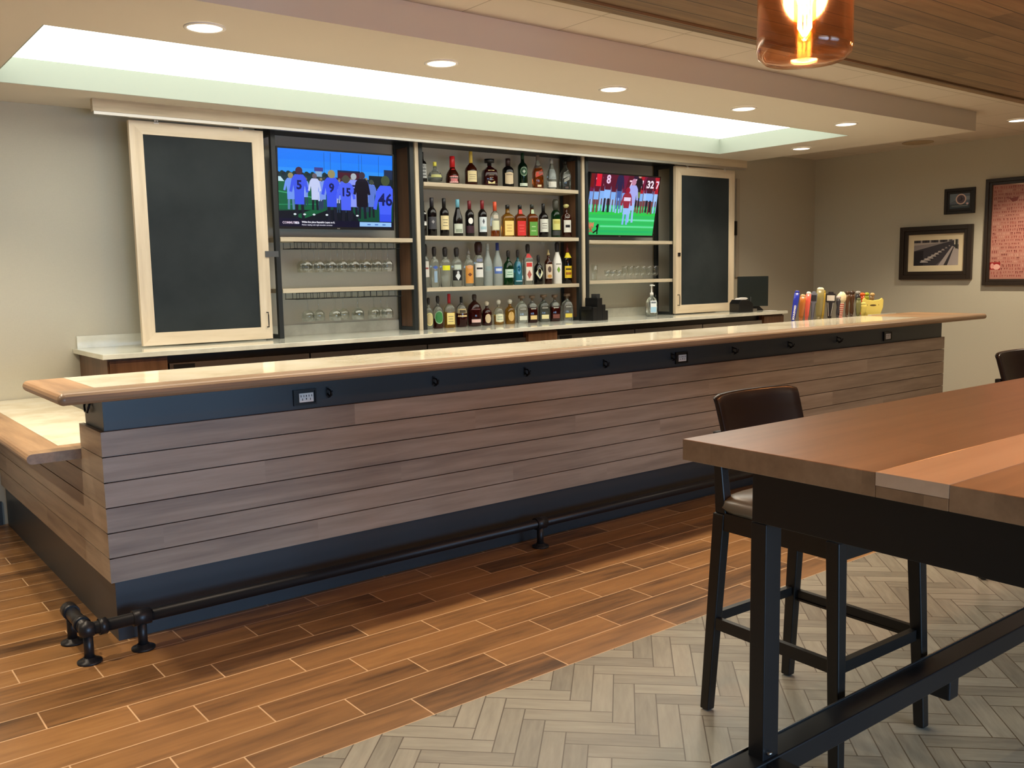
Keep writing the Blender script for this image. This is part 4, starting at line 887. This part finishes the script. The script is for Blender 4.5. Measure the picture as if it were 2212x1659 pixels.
tap(7.165, 1.295, .074, 'barber striped red and cream tap handle with bulb top', ((206, 90, 80), (238, 222, 180)), 'spiral', .05)
tap(7.262, 1.30, .042, 'brown carved tap handle with forked top', ((96, 64, 34), (70, 46, 24)), 'post', .03)
tap(7.335, 1.30, .054, 'dark brown carved tap handle beside the forked one', ((84, 54, 28), (60, 40, 26)), 'post', .02)
tap(7.41, 1.235, .042, 'olive green tap handle, short', ((130, 130, 80), (110, 120, 80)), 'slab', .02, None, 4.5)
tap(7.565, 1.292, .052, 'dark tap handle with black and white ball top', ((46, 40, 40), (150, 146, 140)), 'post', .0, None, 4.60)
tap(7.46, 1.195, .054, 'pale yellow tumbler-shaped tap handle', ((232, 214, 110), (236, 222, 130)), 'slab', .03, None, 4.485)
tap(7.635, 1.275, .055, 'tap handle with orange ball top', ((220, 90, 40), (232, 96, 30)), 'post', .0, None, 4.60)
tap(7.70, 1.275, .046, 'tap handle with lime green ball top', ((150, 160, 30), (166, 176, 40)), 'post', .03, None, 4.60)
tap(7.755, 1.272, .046, 'tap handle with tan and brown ball top, rightmost', ((140, 110, 70), (206, 170, 110)), 'post', .12, None, 4.60)
cat = thing('tap_handle', 'wide pale yellow plaque tap handle with two ear-like corners', 'tap handle', (7.585, 4.465, 1.0455), -.8, 'beer tap handles')
MB().lathe([(.010, 0), (.014, .004), (.008, .012), (.008, .028)], 12).build('ferrule', M_steel, cat)
MB().prism([(-.075, .0285), (.06, .0285), (.085, .10), (.088, .165), (.075, .185), (.055, .170), (.0, .162), (-.055, .170), (-.075, .190), (-.09, .165), (-.085, .08)], -.012, .012, 1).build('plaque', rgb('tap_yellow', 238, 218, 112, rough=.35), cat, bevel=.004)
p = Pic((-.05, -.0126, .135), (.1, 0, 0), (0, 0, -.03), (0, -1, 0)); p.ell(.5, .5, .28, .25, (90, 70, 30)); p.ell(.0, .4, .05, .18, (110, 84, 40)); p.ell(1, .4, .05, .18, (110, 84, 40)); p.build('mark', cat)

# ------------------------------------------------------------------ pictures on the right wall
def framed(name, label, y0, y1, z0, z1, fw_, dep, fmat, draw, mat_w=0):
    """picture on the right wall: y0 is the far (left in the photo) side"""
    r = thing(name, label, 'picture', (0, 0, 0)); xw = XR-.001
    f_ = MB(); xi = xw-dep
    for k_, (a, d) in enumerate(((0, dep), (fw_*.55, dep*.72))):
        w0, w1 = (0, fw_*.55) if k_ == 0 else (fw_*.55, fw_)
        X_ = xw-d
        f_.box(X_, xw, y0-w0, y0-w1, z0+w0, z1-w0).box(X_, xw, y1+w0, y1+w1, z0+w0, z1-w0)
        f_.box(X_, xw, y0-w1, y1+w1, z0+w0, z0+w1).box(X_, xw, y0-w1, y1+w1, z1-w1, z1-w0)
    f_.build('frame', fmat, r, bevel=.003)
    B(xw-.010, xw-.0005, y1+fw_, y0-fw_, z0+fw_, z1-fw_).build('backing', rgb('mat_board', 226, 214, 180, rough=.7), r)
    q = fw_+mat_w
    p = Pic((xw-.0104, y0-q, z1-q), (0, (y1+q)-(y0-q), 0), (0, 0, (z0+q)-(z1-q)), (-1, 0, 0)); draw(p); p.build('print', r)
def dr_street(p):
    p.rect(0, 0, 1, 1, (96, 92, 96)); p.rect(0, 0, 1, .2, (176, 168, 160)); p.rect(0, 0, .86, .1, (60, 56, 60))
    for i in range(8): p.rect(.05+i*.1, .0, .09+i*.1, .1, (150, 144, 140) if i % 2 else (44, 40, 44))
    p.poly([(0, .45), (0, .2), (.6, .12), (.95, .02), (.95, .08)], (140, 134, 134)); p.poly([(0, 1), (0, .42), (.9, .03), (.96, .3), (.5, 1)], (58, 54, 60))
    p.poly([(.0, 1), (.0, .45), (.22, .40), (.22, 1)], (30, 26, 32)); p.poly([(.56, 1), (.86, .25), (1, .4), (1, 1)], (168, 160, 158)); p.poly([(.68, 1), (.88, .3), (.9, .3), (.76, 1)], (50, 46, 50))
    for i in range(9):
        t_ = i/8; u, v, s_ = .24+.56*t_, .84-.6*t_, 1-.8*t_
        p.ell(u, v, .12*s_, .07*s_, (44, 40, 44)); p.ell(u, v-.03*s_, .08*s_, .03*s_, (200, 194, 190)); p.line((u-.09*s_, v+.02), (u+.09*s_, v+.02), .008*s_, (210, 204, 200))
    p.rect(.93, .0, .98, .36, (50, 50, 44)); p.rect(.90, .03, .93, .2, (190, 186, 170))
def dr_ring(p):
    p.rect(0, 0, 1, 1, (96, 108, 124)); p.rect(0, .2, 1, .45, (130, 146, 160)); p.rect(0, .7, 1, 1, (60, 74, 84)); p.rect(.1, .8, .9, .86, (120, 130, 130)); p.poly([(0, 0), (.4, 0), (.2, .5), (0, .6)], (110, 126, 140))
    p.ell(.56, .38, .26, .36, (222, 196, 186), 24); p.ell(.56, .38, .2, .28, (92, 80, 92), 24); p.line((.56, .2), (.6, .5), .02, (40, 34, 44)); p.line((.48, .5), (.66, .34), .02, (50, 40, 50)); p.ell(.88, .7, .06, .07, (220, 190, 200))
def dr_words(p):
    p.rect(0, 0, 1, 1, (176, 124, 110)); p.k += 1; p.hold = True; R = random.Random(11)
    for rw in range(26):
        v = .02+rw*.0375; u = .02
        while u < .97:
            w_ = .02+.10*R.random(); c = R.choice([(140, 60, 56), (126, 48, 48), (196, 152, 136), (154, 78, 70)]); h_ = .012+.02*R.random()
            n = max(2, int(w_/.022))
            for i in range(n):
                uu = u+i*w_/n
                if R.random() < .5: p.rect(uu, v, uu+w_/n*.35, v+h_, c)
                else: p.rect(uu, v, uu+w_/n*.75, v+h_*.3, c); p.rect(uu+w_/n*.2, v, uu+w_/n*.5, v+h_, c)
            u += w_+.015
    p.hold = False
    p.poly([(.20, .13), (.24, .15), (.34, .14), (.36, .12), (.33, .18), (.27, .19)], (124, 60, 54)); p.rect(.0, .82, .14, .90, (150, 30, 34)); p.ell(.09, .87, .05, .03, (224, 170, 160)); p.ell(.03, .86, .025, .03, (214, 150, 140))
    p.poly([(.2, 0), (1, 0), (1, .10), (.55, .03)], (214, 190, 170))
M_fr1 = rgb('carved_dark_frame', 44, 34, 26, rough=.35); M_fr2 = rgb('plain_dark_frame', 30, 22, 16, rough=.4)
framed('framed_photo', 'dark framed black and white street photo with a cream mat on the right wall', 5.33, 4.555, 1.36, 1.92, .085, .045, M_fr1, dr_street, .062)
framed('framed_photo', 'small black framed photo of a ring emblem above the street photo', 4.868, 4.55, 2.03, 2.29, .055, .02, M_fr2, dr_ring, 0)
framed('framed_poster', 'large dark framed red word poster cut by the right edge of the photo', 4.44, 3.60, 1.297, 2.352, .062, .04, M_fr1, dr_words, 0)

# ------------------------------------------------------------------ high table
TA = math.radians(-.8)
tb = thing('high_table', 'high communal table with dark boards, one pale stripe and black metal legs', 'table', (1.80, 1.583, 0), TA)
LT, WT, HT = 3.3, 1.08, 1.067
tt = MB(); tt.box(0, LT, -.545, 0, HT-.055, HT); tt.box(0, LT, -WT, -.705, HT-.055, HT); tt.box(0, LT, -.7045, -.5455, HT-.055, HT-.029); tt.build('tabletop', M_table, tb, bevel=.0015)
B(-.0004, LT+.0004, -.7045, -.5455, HT-.0287, HT+.0003).build('pale_stripe', M_tablelt, tb)
for x in (.05, LT-.11):
    B(x, x+.055, -.925, -.185, HT-.191, HT-.0556).build('end_apron', M_tmetal, tb, bevel=.002)
    for y in (-.228, -.925):
        B(x, x+.062, y, y+.046, .0008, HT-.1915).build('leg', M_tmetal, tb, bevel=.002)
        MB().lathe([(.008, 0), (.008, .006), (.003, .007)], 8, c=(x+.02, y-.004, .275)).build('bolt', M_steel, tb) if x < 1 else None
    B(x+.004, x+.058, -.878, -.229, .200, .255).build('cross_bar', M_tmetal, tb, bevel=.002)
B(-.075, LT+.05, -.236, -.163, .197, .260).build('foot_bar', M_tmetal, tb, bevel=.004)
B(-.070, LT+.045, -.1628, -.1585, .245, .264).build('foot_bar_trim', M_steel, tb)
B(.975, 1.035, -.235, -.165, .135, .2045).build('support_block', M_tmetal, tb, bevel=.006)

# ------------------------------------------------------------------ bar stools
def stool(x, y, rz, label):
    r = thing('bar_stool', label, 'bar stool', (x, y, 0), rz, 'dark bar stools at the high table')
    # local: +y is the back, seat 0.75
    for sx in (-1, 1):
        m1 = MB().beam((sx*.2195, .242, .004), (sx*.205, .195, .70), .034, .036, .040, .046).beam((sx*.205+.004, .190, .7002), (sx*.207+.012, .222, .97), .040, .044, .032, .024)
        m1.build('rear_leg', M_espresso, r, bevel=.004)
        m1 = MB().beam((sx*.232, -.275, .004), (sx*.212, -.245, .704), .034, .036, .044, .046); m1.build('front_leg', M_espresso, r, bevel=.004)
        MB().lathe([(.010, 0), (.010, .0038)], 10, c=(sx*.2195, .242, 0)).lathe([(.010, 0), (.010, .0038)], 10, c=(sx*.232, -.275, 0)).build('foot_glide', M_darkint, r)
        MB().beam((sx*.219, -.245, .310), (sx*.2125, .205, .310), .018, .030).box(sx*.219-.009, sx*.219+.009, -.245, .2, .30, .34).build('side_rung', M_espresso, r)
    MB().box(-.198, .198, -.268, -.246, .30, .336).build('front_rung', M_espresso, r); MB().box(-.19, .19, .208, .228, .32, .352).build('rear_rung', M_espresso, r)
    MB().box(-.185, .185, -.262, -.240, .645, .705).box(-.18, .18, .19, .212, .645, .705).box(-.222, -.200, -.222, .172, .645, .705).box(.200, .222, -.222, .172, .645, .705).build('seat_frame', M_espresso, r)
    MB().loft([(.7065, .222, .228, 7), (.722, .232, .240, 7), (.745, .230, .238, 6), (.760, .205, .213, 5), (.766, .14, .15, 3)], 32, c=(0, -.02, 0)).build('seat', M_seat, r)
    # curved back rest, open towards the seat
    nx, nz = 12, 8; vs = []
    def P(i, j, t_):
        q = -1+2*i/nx; s_ = j/nz; z = .845+.245*s_
        if j == nz: z -= .010*abs(q)**10
        hw = .208+.006*s_
        yb = .165+.07*s_+.034*(1-q*q) - .012
        return (q*hw+.012, yb+t_, z)
    for t_ in (0, .022):
        for j in range(nz+1):
            for i in range(nx+1): vs.append(P(i, j, t_))
    N = (nx+1)*(nz+1); fs = []
    for j in range(nz):
        for i in range(nx):
            a = j*(nx+1)+i; fs.append((a, a+1, a+nx+2, a+nx+1)); fs.append((N+a, N+a+nx+1, N+a+nx+2, N+a+1))
    for i in range(nx):
        a = i; fs.append((a, N+a, N+a+1, a+1)); a = nz*(nx+1)+i; fs.append((a, a+1, N+a+1, N+a))
    for j in range(nz):
        a = j*(nx+1); fs.append((a, a+nx+1, N+a+nx+1, N+a)); a += nx; fs.append((a, N+a, N+a+nx+1, a+nx+1))
    MB().add(vs, fs, 0, True).build('backrest', M_leather, r, bevel=.006)
    return r
s1 = stool(2.585, 1.724, math.radians(-2), 'dark wooden bar stool nearest the bar corner, whole back in view over the table')
s2 = dup(s1, (4.625, 1.735, 0), 'dark bar stool farther along the table, cut by the right edge')

# ------------------------------------------------------------------ pendants
M_amber = thin_glass('smoked_amber_glass', (.90, .74, .62), 1.6, .10)
M_fil = pb('glowing_filament', (1, .5, .1), .5, emis=(1, .50, .14), es=90)
M_bulb = thin_glass('bulb_glass', (1, .86, .62), 1.3)
pd = thing('pendant_lamp', 'smoky amber glass cylinder pendant lamp hanging over the high table', 'pendant lamp', (1.835, 1.262, 1.955))
r_ = .104; R2 = r_-.003
prof = [(.001, 0), (.050, .0), (.085, .004), (r_-.004, .016), (r_, .034), (r_-.001, .06), (r_*.985, .30), (r_*.8, .345), (.03, .37)]
inn = [(.03, .367), (r_*.8-.003, .341), (R2*.985, .298), (R2-.001, .06), (R2, .036), (R2-.005, .02), (.083, .008), (.050, .004), (.001, .004)]
MB().lathe(prof+inn, 40, caps=False).build('shade', M_amber, pd)
MB().lathe([(.001, .045), (.012, .048), (.022, .065), (.026, .20), (.018, .24), (.012, .262)], 20).build('bulb', M_bulb, pd)
mb = MB()
for k_ in range(5):
    a = 2*PI*k_/5; mb.tube([(.003*math.cos(a), .003*math.sin(a), .060), (.013*math.cos(a), .013*math.sin(a), .075), (.016*math.cos(a), .016*math.sin(a), .20), (.004*math.cos(a), .004*math.sin(a), .245)], .0034, 6)
mb.build('filament', M_fil, pd)
MB().lathe([(.016, .2625), (.020, .27), (.020, .33), (.012, .345), (.028, .3675), (.028, .40), (.006, .41), (.006, .41)], 18).build('socket', M_blk, pd)
MB().tube([(0, 0, .41), (0, 0, .72)], .003, 6).build('cord', M_blk, pd); MB().lathe([(.06, .72), (.06, .744)], 24).build('canopy', M_blk, pd)
p2 = dup(pd, (3.75, 1.262, 1.955), 'second amber glass pendant farther along the table, beyond the right edge')
for x in (1.835, 3.75):
    l = bpy.data.lights.new('pendant_bulb', 'POINT'); l.energy = 40; l.color = (1, .66, .38); l.shadow_soft_size = .05
    o = bpy.data.objects.new('pendant_bulb', l); C.objects.link(o); o.location = (x, 1.262, 2.125)
